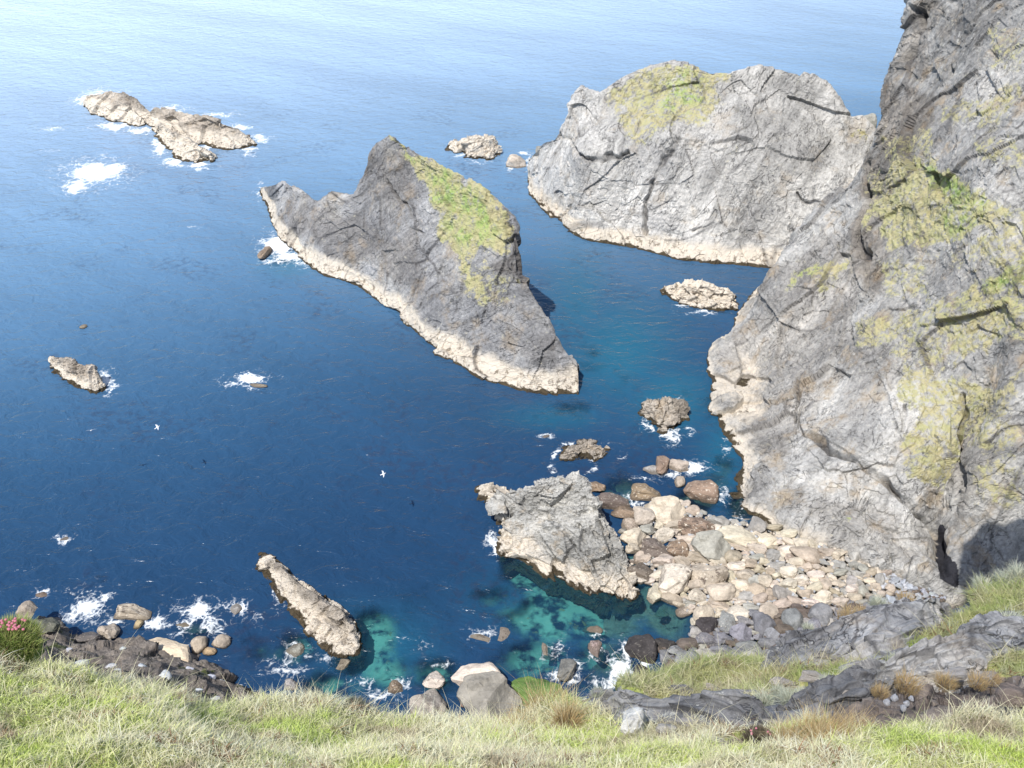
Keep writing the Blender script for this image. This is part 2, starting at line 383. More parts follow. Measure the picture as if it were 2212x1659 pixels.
# ---- the great cliff on the right
Y = lambda L: [aty(*p) for p in L]
Z = lambda L: [atz(*p) for p in L]
D = [Z([(1540,775,0),(1546,860,0),(1562,930,0),(1595,1000,0),(1583,1050,0),(1640,1110,0),(1720,1150,.6),(1800,1182,1.2),(1900,1215,2.2),(2010,1238,3.2),(2060,1262,3.2),(2130,1310,1),(2450,1420,0)]),
 Y([(1600,715,124.5),(1622,790,118),(1645,855,110),(1672,940,97.5),(1690,985,93.5),(1740,1042,88),(1800,1075,85.4),(1870,1102,83.5),(1950,1120,81.5),(2012,1150,81.0),(2075,1150,79),(2200,1150,77),(2450,1150,76)]),
 Y([(1661,590,127),(1700,670,120),(1740,740,114),(1785,830,104),(1820,890,97),(1880,958,90),(1930,985,88),(1980,1010,85.5),(2010,1040,84.6),(2032,1085,84.5),(2100,1050,81),(2250,1030,79),(2450,1020,78)]),
 Y([(1756,480,132),(1800,560,123),(1840,620,116),(1885,690,108),(1930,745,103),(1980,800,97),(2020,840,93.5),(2055,870,91),(2080,890,89.5),(2110,900,88.5),(2160,890,85.5),(2260,870,83.5),(2450,850,82)]),
 Y([(1846,390,134.5),(1880,420,128),(1920,455,121.5),(1965,500,115),(2010,540,109.5),(2050,580,104),(2085,610,100.5),(2110,630,98),(2140,645,96),(2170,655,94.5),(2212,660,92),(2300,655,91),(2450,640,90)]),
 Y([(1891,280,138),(1935,290,131),(1990,305,123),(2030,330,118),(2060,350,114),(2085,362,111),(2110,370,108.5),(2140,382,106),(2170,390,104),(2212,400,102),(2270,400,100.5),(2350,400,99),(2450,400,98)]),
 Y([(1928,160,142),(1975,165,136),(2020,168,131),(2050,170,128),(2080,172,125),(2110,175,122),(2140,177,119.5),(2170,180,117),(2212,180,114),(2260,180,112),(2320,180,110),(2380,180,109),(2450,180,108)]),
 Y([(1966,30,146),(2010,25,142),(2040,20,138),(2070,15,136),(2100,10,133),(2130,8,131),(2160,5,128.5),(2190,3,126.5),(2220,0,124),(2260,0,121),(2320,0,119),(2380,0,117.5),(2450,0,116)]),
 Y([(2000,-120,149),(2040,-120,146),(2070,-120,144),(2100,-120,141),(2130,-120,139),(2160,-120,137),(2190,-120,135),(2220,-120,133),(2260,-120,131),(2310,-120,129),(2360,-120,127.5),(2400,-120,126),(2450,-120,125)])]
for r in D:     # the hidden flank of the cliff, running back behind its left edge
    p = r[0]; r[0:0] = [behind(p, 26, -p[2]-3, 6), behind(p, 18, -p[2]*.5, 4), behind(p, 6, -.12*p[2], 1.2)]
D[0][0] = D[0][3]+np.array([12, 26, -3]); D[0][1] = D[0][3]+np.array([9, 20, -2]); D[0][2] = D[0][3]+np.array([2.5, 6, -1])
D.insert(0, [p+np.array([-.3, -.3, -8.0]) for p in D[0]])
D.append([p+np.array([0, 22, 4]) for p in D[-1]])
rock_mass('sea_cliff', D, 740, 620, M_CLIFF, 'huge grey rock cliff with grassy ledges rising above the boulder beach', 'cliff',
    amp=.40, fscale=.10, tide_top=1.4, seed=42, strata=((.75, .2, .6), .55, .38), rw=[0, 1, 1.5, 2, 3, 4, 5, 6, 7, 8, 9, 10],
    cracks=[([(2050,1240),(2028,1200),(2018,1150),(1990,1110),(1950,1070),(1900,1020),(1850,985),(1790,960),(1740,940)], 11, 2.0), ([(2054,1268),(2036,1225),(2028,1185)], 30, 1.3), ([(2036,1225),(2022,1165),(2016,1140)], 18, .8),
        ([(2022,1150),(2045,1110),(2075,1060),(2080,990),(2070,940),(2085,900),(2085,850)], 9, 1.8), ([(1870,640),(1868,520),(1880,420),(1885,360)], 9, 2.0), ([(1720,900),(1725,830),(1740,800)], 6, 1.0), ([(1985,20),(2000,60),(1960,130)], 12, 2.0), ([(1740,870),(1720,930)], 4, .8), ([(1850,660),(1840,700),(1845,760)], 6, 1.0), ([(2100,60),(2060,110),(2050,160)], 6, 1.0), ([(1960,880),(1955,940)], 5, .8)],
    turf=[([(1945,350),(2010,345),(2060,385),(2110,400),(2170,440),(2175,480),(2100,520),(2000,545),(1920,540),(1905,510),(1870,495),(1900,450),(1940,420)], 0.72),
          ([(2040,210),(2120,230),(2180,180),(2212,200),(2180,260),(2080,280),(2020,260)], 0.54), ([(2130,90),(2180,90),(2170,120)], 0.60), ([(2100,300),(2212,290),(2230,350),(2150,370)], 0.47),
          ([(1690,625),(1740,590),(1800,555),(1850,530),(1840,560),(1780,600),(1720,630)], 0.72), ([(1760,620),(1800,600),(1810,625),(1780,640)], 0.60), ([(2212,540),(2160,570),(2130,620),(2060,650),(2020,720),(2030,770),(2100,760),(2160,740),(2212,740),(2300,700),(2300,540)], 0.62),
          ([(1860,700),(1960,660),(1990,700),(1920,760),(1850,770)], 0.57), ([(1940,800),(2040,800),(2130,830),(2212,800),(2212,850),(2140,870),(2080,960),(2060,1040),(1990,1070),(1960,1000),(1980,900),(1930,840)], 0.64),
          ([(2100,880),(2180,870),(2200,960),(2140,990),(2090,960)], 0.54), ([(1800,1140),(1835,1135),(1815,1155)], 0.70), ([(1900,560),(1990,560),(2010,640),(1900,640)], 0.50), ([(2000,640),(2120,660),(2010,800),(1940,780)], 0.48), ([(1900,300),(2000,250),(2020,340),(1920,350)], 0.46), ([(2080,1000),(2200,980),(2220,1080),(2120,1100)], 0.46), ([(2140,60),(2240,60),(2240,160),(2140,150)], 0.42), ([(2120,420),(2220,430),(2220,540),(2120,540)], 0.52), ([(2000,560),(2180,520),(2212,560),(2100,600)], 0.42), ([(1870,400),(1950,360),(1960,420),(1890,480)], 0.47)],
    stain=[([(1850,600),(1866,400),(1888,280),(1925,170),(2010,230),(1965,340),(1920,450),(1890,640)], .9), ([(1560,760),(1700,560),(1840,500),(1880,600),(1820,760),(1750,900),(1640,1000),(1580,880)], .45), ([(1820,760),(1960,640),(2000,720),(1900,900),(1800,940)], .3), ([(2040,0),(1990,0),(1960,60),(1940,170),(1990,190),(2020,100)], .7), ([(1700,1060),(1900,1100),(2010,1180),(2000,1240),(1800,1190)], .35), ([(2070,950),(2110,880),(2130,1000),(2060,1130),(2040,1150)], .6)],
    cleft_shade=[[(2014,1140),(2030,1128),(2042,1185),(2064,1225),(2066,1268),(2034,1250),(2022,1200)]],
    lush=[[(1990,350),(2060,385),(2165,450),(2120,500),(2050,510),(2040,440)], [(1690,625),(1740,595),(1790,570),(1760,610)], [(2120,620),(2212,560),(2260,640),(2140,650)], [(1795,1135),(1840,1130),(1815,1160)]])

# ---- islets and skerries
def islet(name, R0, CR, label, cat, mat=M_ISLET, s=.8, nr=120, nc=170, amp=.35, fscale=.35, tide=1.0, seed=0, cracks=(), back=.6, strata=((.5, .2, .8), 1.5, .2), parent=None, child='rock', group=None, drop=-2.0):
    rows = slope_rows(R0, CR, s, fr=(.15, .4, .75), back=back, drop=drop)
    # pinch the two ends under water
    c0, c1 = rows[1][0], rows[1][-1]
    for r in rows:
        r[0:0] = [(r[0]+c0)/2+np.array([-.6, .3, -1.6])]; r.append((r[-1]+c1)/2+np.array([.6, .3, -1.6]))
    return rock_mass(name, rows, nr, nc, mat, label, cat, amp=amp, fscale=fscale, tide_top=tide, seed=seed, cracks=cracks, strata=strata, turf_child=False, parent=parent, child_name=child, group=group)
islet('rock_islet', [(1045,1085),(1075,1112),(1088,1150),(1075,1185),(1110,1215),(1160,1245),(1230,1270),(1290,1293),(1330,1302),(1368,1288)],
      [(1045,1070),(1090,1060),(1135,1057),(1165,1045),(1200,1032),(1248,1034),(1285,1085),(1315,1150),(1345,1210),(1367,1265)],
      'wedge-shaped grey rock islet with a cream rim at the foot of the boulder beach', 'islet', s=.62, nr=200, nc=260, amp=.42, fscale=.3, tide=1.5, seed=61,
      cracks=[([(1300,1090),(1290,1120),(1300,1140)], 8, 1.0)])
islet('rock_islet', [(560,1224),(580,1262),(608,1302),(640,1335),(670,1370),(698,1402),(730,1418),(770,1412)],
      [(562,1214),(600,1220),(632,1248),(668,1280),(700,1303),(735,1325),(755,1360),(772,1398)],
      'long narrow cream-topped rock slanting down through the water, beside turquoise shallows', 'islet', mat=M_SKERRY, s=.65, nr=150, nc=220, amp=.17, fscale=.5, tide=1.6, seed=71,
      cracks=[([(690,1330),(720,1345),(740,1365),(748,1385)], 9, .9)])
islet('skerry', [(190,234),(205,250),(240,262),(290,272),(328,268)], [(186,216),(200,207),(245,197),(290,208),(328,248)],
      'far low skerry with a grey hump and white surf, left one of the far pair', 'skerry', mat=M_SKERRY, s=1.0, nr=90, nc=130, amp=.34, fscale=.2, tide=3.0, seed=81)
sk = link('skerry', None); sk.location = [float(c) for c in atz(420, 300, 0)]; tag(sk, 'far forked skerry with a flat brown top and a low spur, ringed by white surf', 'skerry')
islet('x', [(325,270),(370,295),(430,312),(490,326),(550,318)], [(328,236),(385,240),(450,253),(510,272),(548,302)], None, None, mat=M_SKERRY, s=1.0, nr=90, nc=150, amp=.34, fscale=.2, tide=2.6, seed=83, parent=sk, child='ridge')
islet('x', [(330,280),(350,315),(380,342),(415,354),(458,350)], [(345,270),(378,285),(410,300),(428,318),(456,340)], None, None, mat=M_SKERRY, s=.8, nr=80, nc=110, amp=.4, fscale=.25, tide=3.6, seed=85, parent=sk, child='spur')
islet('sea_rock', [(112,800),(130,820),(165,838),(205,852),(222,846)], [(112,778),(140,771),(170,784),(205,797),(219,822)],
      'slab-like tilted rock alone in open water, with a dab of foam at one end', 'rock', mat=M_SKERRY, s=1.3, nr=80, nc=110, amp=.35, fscale=.35, tide=1.6, seed=87)
islet('sea_rock', [(978,324),(1000,334),(1020,345),(1050,345),(1078,336)], [(980,318),(1005,305),(1030,296),(1060,297),(1077,322)],
      'pale whitish rock standing in the open channel beyond the pointed sea stack', 'rock', mat=M_SKERRY, s=1.2, nr=80, nc=110, amp=.5, fscale=.3, tide=6, seed=89)
islet('sea_rock', [(1438,636),(1460,650),(1500,662),(1550,672),(1592,670)], [(1440,625),(1480,612),(1530,622),(1570,634),(1592,658)],
      'barnacled low rock in the dark water under the headland and the great cliff', 'rock', mat=M_SKERRY, s=.9, nr=80, nc=120, amp=.4, fscale=.35, tide=4, seed=91)
islet('sea_rock', [(1388,898),(1405,918),(1430,935),(1455,926),(1483,904)], [(1392,880),(1418,868),(1450,866),(1475,877),(1483,893)],
      'rounded dark brown rock with foam at its tip, off the foot of the great cliff', 'rock', mat=M_SKERRY, s=.7, nr=80, nc=110, amp=.3, fscale=.5, tide=.2, seed=93)
islet('sea_rock', [(1210,992),(1235,996),(1260,993),(1285,993),(1308,986)], [(1220,978),(1245,967),(1265,962),(1290,964),(1306,975)],
      'flat brown rock circled by a ring of foam, above the wedge-shaped islet', 'rock', mat=M_SKERRY, s=.7, nr=70, nc=100, amp=.25, fscale=.5, tide=.3, seed=95)

# ------------------------------------------------------------------ boulders
def ico(sub):
    import bmesh
    bm = bmesh.new(); bmesh.ops.create_icosphere(bm, subdivisions=sub, radius=1)
    V = np.array([v.co[:] for v in bm.verts]); F = np.array([[v.index for v in f.verts] for f in bm.faces]); bm.free(); return V, F
ICO = {k: ico(k) for k in (3, 4, 5)}
def boulder_mesh(name, seed, sub=4, cuts=9, sharp=.75, rough=.05, flat=False):
    V, F = ICO[sub]; r = np.random.default_rng(seed); V = V.copy()
    for _ in range(cuts):
        n = r.normal(size=3); n /= np.linalg.norm(n); c = r.uniform(.5, .85)
        d = V @ n; over = np.maximum(d-c, 0); V -= np.outer(over*sharp, n)
    Pn = V*1.0
    v1, e1 = facet(Pn*1.3+seed, seed, 1)
    V = V*(1+fbm(Pn*1.1+seed*3.1, 3, seed)*.14+v1*.08+fbm(Pn*5, 3, seed+3)*rough)[:, None]
    V -= (V.max(0)+V.min(0))/2; V /= (V.max(0)-V.min(0))/2
    return make_mesh(name, V, F, M_BOULDER, smooth_sh=not flat)
PROTO = [boulder_mesh('boulder', 100+i, 4, 7+i % 5, .6+.03*(i % 6), .035) for i in range(12)]
BLOCKY = [boulder_mesh('boulder', 300+i, 4, 11, 1.0, .02, True) for i in range(8)]
CREAM = (.58, .51, .42); TAN = (.44, .375, .30); GREYB = (.36, .345, .32); DARKB = (.16, .13, .11); SHADE_GREY = (.22, .22, .235); BLACKB = (.055, .05, .05); BROWN = (.27, .20, .145)  # darker grey of the near-strip stones has the cast shadow painted in
def depth_of(p): return float((p-CAM) @ FWD)
def ground_z(p):      # height of the shelving beach
    return float(np.clip((p[0]-14)*.055, -1.5, 3.2) + np.clip((68-p[1])*.12, 0, 3))
def on_beach(u, v):
    z = 0.0
    for _ in range(5): p = atz(u, v, z); z = ground_z(p)
    return atz(u, v, z)
def boulder(u, v, w, h, label, col=TAN, mott=.5, group=None, name='boulder', me=None, z=None, rot=None, hz=.75, beach=False, dep=None, cat='boulder', seed=None, tilt=.12):
    """u,v centre, w,h size in the photograph's units; built at its true size on the ground there"""
    rr = random.Random(seed if seed is not None else int(u*31+v*17))
    p = on_beach(u, v+h*.25) if beach else atz(u, v+h*.25, z if z is not None else 0.0)
    k = depth_of(p)/FOC; W = w*k/2; a = abs(tanv(v))
    ang = PITCH+math.atan((v-CV)/FOC)
    HH = h*k/2                        # apparent half height = sin(ang)*L (+) cos(ang)*T
    T = min(HH*hz, W*.9); L = math.sqrt(max(HH**2-(T*math.cos(ang))**2, (.3*HH)**2))/math.sin(ang)
    o = link(name, me or rr.choice(PROTO))
    up = T*.35
    o.location = (float(p[0]), float(p[1]), float(p[2]+up))
    o.scale = (W, L, T); r = rr.uniform(-.35, .35) if rot is None else rot
    if rot is None and abs(W-L) < .25*W: r = rr.uniform(0, 6.28)
    o.rotation_euler = (rr.uniform(-tilt, tilt), rr.uniform(-tilt, tilt), r)
    j = rr.uniform(.88, 1.1)
    o.color = (col[0]*j, col[1]*j*rr.uniform(.97, 1.03), col[2]*j*rr.uniform(.93, 1.05), mott)
    tag(o, label, cat, group); return o

named = [
 (1115,347,44,32,'small cream rock awash in the gap beside the foot of the headland',CREAM,.4,BLOCKY[0],0,.9),
 (1172,330,40,40,'grey knob of rock joined to the seaward foot of the headland',GREYB,.3,BLOCKY[1],0,1.0),
 (1868,262,46,40,'rounded grey rock knob in the notch between headland and great cliff',GREYB,.3,BLOCKY[2],17.0,1.0),
 (573,542,24,34,'small brown rock in the surf beside the sea stack\'s outer end',BROWN,.5,BLOCKY[3],0,.8),
 (530,296,26,16,'little dark rock off the end of the far forked skerry',DARKB,.4,BLOCKY[4],0,.9),
 (558,831,44,10,'thin tan rock barely above the surf patch in open water',TAN,.3,PROTO[3],0,.6),
 (181,704,18,9,'tiny pale rock just breaking the open water above the tilted slab rock',TAN,.4,PROTO[1],0,.6),
 (1322,1077,76,38,'brown flat-topped block in the shallows touching the wedge-shaped islet',DARKB,.6,BLOCKY[0],0,.8),
 (1281,1047,56,34,'brown block tucked behind the peak of the wedge-shaped islet',BROWN,.6,BLOCKY[5],0,.8),
 (1392,1058,72,40,'brown barnacled block in foam between the islet and the great cliff',BROWN,.9,BLOCKY[1],0,.8),
 (1512,1055,80,54,'large brown squarish boulder with cream edges standing in water near the cliff',BROWN,.7,BLOCKY[2],0,.9),
 (1430,999,34,46,'upright brown-and-cream rock in the white surf',BROWN,.4,BLOCKY[3],0,1.0),
 (1462,1000,50,34,'low tawny rock leaning behind the upright rock in the surf',TAN,.5,BLOCKY[4],0,.7),
 (1409,1010,42,22,'small grey rock awash in front of the upright rock in the surf',GREYB,.5,PROTO[2],0,.6),
 (1468,1037,24,28,'small tan boulder in foam between the two large brown blocks',TAN,.3,PROTO[5],0,.8),
 (1442,1101,92,66,'very large pale cream angular boulder at the seaward end of the beach',CREAM,.25,BLOCKY[6],0,.9),
 (1505,1130,90,64,'large dark mottled boulder between the pale angular boulder and the cliff',BROWN,.9,BLOCKY[5],0,.8),
 (1350,1100,66,36,'brown weedy slab at the islet\'s landward corner',BROWN,.6,BLOCKY[7],-.2,.6),
 (1362,1134,50,30,'flat tan slab awash beside the islet',TAN,.4,PROTO[7],-.2,.6),
 (1414,1178,72,46,'dark brown square block at the edge of the tidal pool',DARKB,.7,BLOCKY[1],.2,.8),
 (1462,1182,52,42,'dark mottled boulder wedged behind the square block by the pool',BROWN,.9,BLOCKY[2],.3,.9),
 (1382,1228,64,48,'dark brown flat rock between tidal pool and turquoise water',DARKB,.6,BLOCKY[5],0,.6),
 (1455,1245,78,74,'cream-topped boulder with dark weedy sides at the water\'s edge',CREAM,.9,BLOCKY[3],.2,.9),
 (1525,1235,86,78,'pale boulder with a black mottled top in the middle of the beach',TAN,.95,BLOCKY[4],None,.9),
 (1537,1175,88,66,'big smooth grey-faced boulder with cream edges near the cliff foot',GREYB,.25,BLOCKY[6],None,.9),
 (1590,1150,90,46,'broad cream slab of rock against the foot of the cliff',CREAM,.3,BLOCKY[0],None,.7),
 (1558,1272,62,52,'tall rounded cream boulder with a grey cap at the beach front',CREAM,.2,PROTO[4],None,.9),
 (1660,1163,56,30,'bright cream almond-shaped boulder near the cliff foot',(.68,.6,.48),.1,PROTO[6],None,.7),
 (1740,1194,74,42,'long grey-tan boulder lying against the foot of the cliff',TAN,.2,PROTO[8],None,.8),
 (1590,1318,60,38,'flat cream block at the lower front of the beach',CREAM,.3,BLOCKY[7],None,.7),
 (1649,1342,54,50,'largest smooth dark grey boulder in the shadow at the beach\'s near edge',SHADE_GREY,.05,PROTO[9],None,.9),
 (1711,1333,54,44,'second smooth dark grey boulder, shaded, right beside the largest one',SHADE_GREY,.05,PROTO[10],None,.9),
 (1770,1320,62,48,'dark bluish boulder with a white fleck in the shaded near edge of the beach',SHADE_GREY,.15,PROTO[11],None,.9),
 (1382,1392,74,62,'large black wet rock at the water\'s edge below the grassy slope',BLACKB,.15,BLOCKY[2],0,.9),
 (1434,1388,46,38,'smaller black wet rock leaning against the large black one',BLACKB,.1,BLOCKY[4],0,.9),
 (1530,1350,62,40,'jagged black rock at the near corner of the beach',BLACKB,.1,BLOCKY[6],0,.9),
 (1560,1400,60,30,'grey flat-topped stone among the dark shaded boulders',SHADE_GREY,.05,BLOCKY[5],None,.8),
 (1618,1390,60,30,'long smooth slate-grey stone just above the grassy slope\'s edge',SHADE_GREY,.05,PROTO[2],None,.8),
 (1386,1445,36,30,'small black rock in white wash under the grassy slope',BLACKB,.1,BLOCKY[0],0,.8),
 (1224,1441,46,52,'lone egg-shaped dark grey rock ringed with foam in the near shallows',(.17,.165,.16),.2,BLOCKY[3],0,.9),
 (1452,1432,44,36,'dark rock half under the shaded bank',DARKB,.2,BLOCKY[7],0,.9),
 (287,1317,86,36,'elongated tawny rock with a black speckled top in surf by the lower shore',TAN,.9,BLOCKY[1],0,.9),
 (430,1384,38,46,'upright rounded tan boulder in the shallows beside the pale shore ledge',TAN,.1,PROTO[3],0,.9),
 (478,1382,42,34,'rounded grey-tan boulder standing clear of its neighbour in the shallows',TAN,.1,PROTO[0],0,.9),
 (452,1404,34,20,'small orange-tan boulder at the foot of the upright rounded one',(.5,.37,.22),.1,PROTO[5],0,.8),
 (235,1358,46,42,'speckled tawny rock on the edge of the lower shore',TAN,.9,BLOCKY[5],0.3,.8),
 (300,1345,18,22,'small yellowish boulder below the elongated tawny rock',(.5,.41,.25),.1,PROTO[7],0,.8),
 (1056,1500,140,104,'huge grey-faced boulder with a bright cream top just beyond the grass edge',(.27,.25,.225),.1,BLOCKY[6],.5,1.0),
 (1030,1455,112,66,'pale cream slab forming the bright top behind the huge grey-faced boulder',(.70,.61,.50),.15,BLOCKY[2],1.0,.9),
 (1158,1484,110,84,'dark boulder with bright green weed beside the huge grey-faced boulder',(.12,.20,.05),.1,BLOCKY[4],.2,.9),
 (925,1512,84,84,'sloping grey-tan boulder just beyond the grass beside the huge grey-faced boulder',(.40,.35,.29),.5,BLOCKY[5],0,.8),
 (938,1462,50,42,'barnacled whitish rock behind the sloping grey-tan boulder',CREAM,1.0,BLOCKY[7],0,.7),
 (856,1480,36,32,'small mottled rock in the near shallows beside the barnacled whitish rock',BROWN,1.0,BLOCKY[0],-.2,.6),
 (742,1432,30,26,'small speckled rock off the lower end of the long narrow islet',TAN,1.0,BLOCKY[3],-.2,.6),
 (640,1398,36,34,'low greenish rock awash beside the long narrow islet',(.4,.40,.33),.4,PROTO[4],-.3,.6),
 (628,1474,32,26,'grey-white rock at the grass edge, below the awash greenish one',GREYB,.8,BLOCKY[1],0,.7),
 (1008,1508,40,30,'reddish-brown stone at the foot of the huge grey-faced boulder',(.33,.2,.15),.3,PROTO[8],.0,.8),
 (1280,1358,46,18,'submerged dark slab with a pale front edge in the turquoise shallows',TAN,.5,BLOCKY[2],-.2,.6),
 (1288,1400,40,44,'dim pinkish rock just under water between the slab and the black rocks',(.4,.3,.28),.9,BLOCKY[6],-.6,.7),
 (1430,1322,30,16,'pale green flat stone just under water off the beach front',(.35,.4,.28),.1,PROTO[6],-.35,.5),
 (1477,1318,40,22,'tan stone breaking the water off the beach front',TAN,.2,PROTO[1],-.1,.6),
 (1045,1370,60,34,'patch of barnacled rock breaking the near water between islet and narrow rock',CREAM,1.0,BLOCKY[5],-.25,.3),
 (1088,1366,30,36,'small barnacled rock next to the wider barnacled one in the near water',CREAM,1.0,BLOCKY[3],-.25,.3),
 (1178,1400,20,34,'small pale barnacled rock in the near shallows above the egg-shaped rock',CREAM,1.0,BLOCKY[1],-.25,.4),
 (140,1163,28,16,'tiny foam-washed rock alone in the lower open water',GREYB,.8,PROTO[2],-.2,.5),
 (88,1282,34,18,'small reddish rock in foam off the lower shore',(.4,.3,.25),.8,PROTO[9],-.2,.5),
 (132,1300,40,18,'faint pinkish rock just under the surface off the lower shore',(.4,.3,.27),.8,PROTO[7],-.4,.5),
 (1178,941,20,8,'tiny foam-capped rock in the channel below the pointed sea stack',GREYB,.6,PROTO[3],-.05,.5),
 (415,1352,78,22,'smooth tawny slab awash in foam above the upright rounded boulder',(.42,.38,.28),.1,PROTO[11],-.35,.45),
 (508,1312,30,26,'foam-covered pale rock in the surf between narrow islet and lower shore',(.55,.55,.52),.4,PROTO[5],-.2,.5),
]
for (u, v, w, h, lab, col, mo, me, z, hz) in named:
    boulder(u, v, w, h, lab, col, mo, me=me, z=z, beach=(z is None), hz=hz, rot=0.0 if me in BLOCKY else None)
# packed boulder beach
beach_poly = [(1338,1150),(1400,1085),(1470,1080),(1545,1118),(1600,1128),(1690,1140),(1760,1170),(1830,1190),(1900,1212),(1970,1232),(2070,1262),(2040,1300),(1960,1312),(1850,1340),(1760,1375),(1700,1400),(1620,1425),(1520,1440),(1440,1420),(1415,1400),(1490,1380),(1500,1335),(1430,1285),(1390,1260),(1340,1225),(1380,1200)]
placed = [(n[0], n[1], n[2]*.42, n[3]*.42) for n in named]
cand = []
rr = random.Random(5)
for sz in (1.0, .8, .62, .48, .36):
    for _ in range(5200):
        u, v = rr.uniform(1330, 2080), rr.uniform(1080, 1440)
        r = np.interp(u, [1350, 1500, 1700, 1850, 1950, 2060], [25, 24, 19, 14, 9, 7])*sz*rr.uniform(.9, 1.1)
        if r < 5.0: continue
        cand.append((u, v, r))
pu = np.array([c[0] for c in cand]); pv = np.array([c[1] for c in cand]); ok = in_poly(pu, pv, beach_poly)
sel = []
for (u, v, r), k in zip(cand, ok):
    if not k: continue
    hh = r*rr.uniform(.45, .9)
    good = True
    for (a, b, ra, rb) in placed:
        if ((u-a)/(ra+r))**2+((v-b)/(rb+hh))**2 < .62: good = False; break
    if good: placed.append((u, v, r, hh)); sel.append((u, v, r, hh))
sel.sort(key=lambda t: -t[2])
kinds = {
 'cream': ('cream sun-bleached boulder packed among others on the boulder beach', 'cream boulders of the beach'),
 'tan': ('tan-brown boulder packed among others on the boulder beach', 'tan boulders of the beach'),
 'grey': ('grey rounded boulder packed among others on the boulder beach', 'grey boulders of the beach'),
 'dark': ('boulder coloured dark for the shadow on the near strip of the boulder beach', 'dark boulders of the beach'),
 'blue': ('small pale bluish-grey stone at the beach head under the crevice', 'bluish stones at the beach head')}
small = []
for i, (u, v, r, hh) in enumerate(sel):
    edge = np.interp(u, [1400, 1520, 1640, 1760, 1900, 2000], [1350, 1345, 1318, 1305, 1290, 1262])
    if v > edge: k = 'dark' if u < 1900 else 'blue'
    elif u > 1930: k = 'blue'
    elif u > 1780: k = rr.choice(['grey', 'tan', 'grey', 'cream'])
    else: k = rr.choice(['cream', 'tan', 'cream', 'tan', 'cream', 'grey'])
    col = {'cream': CREAM, 'tan': TAN, 'grey': GREYB, 'dark': rr.choice([SHADE_GREY, DARKB, GREYB, SHADE_GREY]), 'blue': (.40, .42, .46)}[k]  # dark kind has the clifftop's cast shadow painted into its colour
    if i >= 290: small.append((u, v, r, hh, col)); continue
    lab, grp = kinds[k]
    boulder(u, v, r*2.25, hh*2.25, lab, col, rr.choice([0, .1, .2, .5]) if u < 1650 else .05, group=grp, beach=True, hz=rr.uniform(.6, 1.0), seed=i, tilt=.45, me=rr.choice(BLOCKY+BLOCKY+PROTO[:6]))
# the many small stones that fill the gaps, as one mass
Vs, Fs, Cs = [], [], []; base_i = 0
V3, F3 = ICO[3]; V2, F2 = ico(2)
for (u, v, r, hh, col) in small + [(u, v, rr.uniform(2.5, 6), rr.uniform(2, 4), rr.choice([CREAM, TAN, GREYB, (.4, .42, .45)])) for u, v in zip(np.array([c[0] for c in cand])[ok][:2600], np.array([c[1] for c in cand])[ok][:2600])]:
    p = on_beach(u, v); k = depth_of(p)/FOC; n = np.array([rr.random()*9 for _ in range(3)])
    vv = V2*(1+perlin(V2*1.2+n, 3)*.35)[:, None]*np.array([r*k*rr.uniform(.9, 1.3), r*k, hh*k])
    a = rr.random()*6.28; c, s_ = math.cos(a), math.sin(a)
    vv = np.stack([vv[:, 0]*c-vv[:, 1]*s_, vv[:, 0]*s_+vv[:, 1]*c, vv[:, 2]], 1)+p+np.array([0, 0, hh*k*.1])
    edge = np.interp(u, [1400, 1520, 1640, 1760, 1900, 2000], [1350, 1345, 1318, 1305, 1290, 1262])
    if v > edge: col = DARKB if rr.random() < .6 else SHADE_GREY  # small stones past the shadow line carry the shade in their colour
    elif u > 1900: col = (.45, .46, .49)
    Vs.append(vv); Fs.append(F2+base_i); Cs.append(np.tile(np.array(col)*rr.uniform(.75, 1.15), (len(V2), 1))); base_i += len(V2)
s = NT('pebble_stone'); f = s.noise(s.pos(), 6, 6, .7)
M_PEB = s.out(s.princ(s.mix(.7, s.attr('tint', 'Color'), s.ramp(f, (.3, .55), (.5, 1.0), (.7, 1.3)), 'MULTIPLY'), .85, s.bump(f, .5, .1)))
o = link('pebbles', make_mesh('pebbles', np.vstack(Vs), np.vstack(Fs), M_PEB, cols=np.vstack(Cs)))
tag(o, 'small stones filling the gaps of the boulder beach', 'pebbles', kind='stuff')
# beach bed
bx = np.linspace(4, 66, 150); by = np.linspace(30, 102, 130); BX, BY = np.meshgrid(bx, by)
Pb = np.stack([BX.ravel(), BY.ravel(), np.zeros(BX.size)], 1)
Pb[:, 2] = np.clip((Pb[:, 0]-14)*.055, -1.5, 3.2)+np.clip((68-Pb[:, 1])*.12, 0, 3)-.75+fbm(Pb*.5, 3, 4)*.3
uu, vv_ = project(Pb); dmask = smooth(30, -30, np.where(in_poly(uu, vv_, beach_poly), -60, 40)*1.0)
Pb[:, 2] -= np.where(in_poly(uu, vv_, [(1330,1160),(1400,1085),(1500,1100),(1650,1120),(2250,1200),(2250,1500),(1560,1480),(1520,1400),(1420,1290),(1370,1250)]), 0, 2.5)
Pb[:, 2] -= np.where(in_poly(uu, vv_, [(1990,1100),(2110,1100),(2090,1245),(2050,1262),(2020,1235)]), 5.0, 0)
s = NT('beach_gravel'); f = s.noise(s.pos(), 1.5, 8, .7); vr = s.voro(s.pos(), 1.6, out='Color')
cc = s.mix(.5, s.mix(f, (.13, .11, .09), (.40, .36, .30)), s.ramp(vr, (0, .4), (1, 1.3)), 'MULTIPLY')
o = link('beach', make_mesh('beach', Pb, grid_faces(130, 150), s.out(s.princ(cc, .9, s.bump(f, .8, .3)))))
tag(o, 'brown stony beach bed under the boulders', kind='structure')

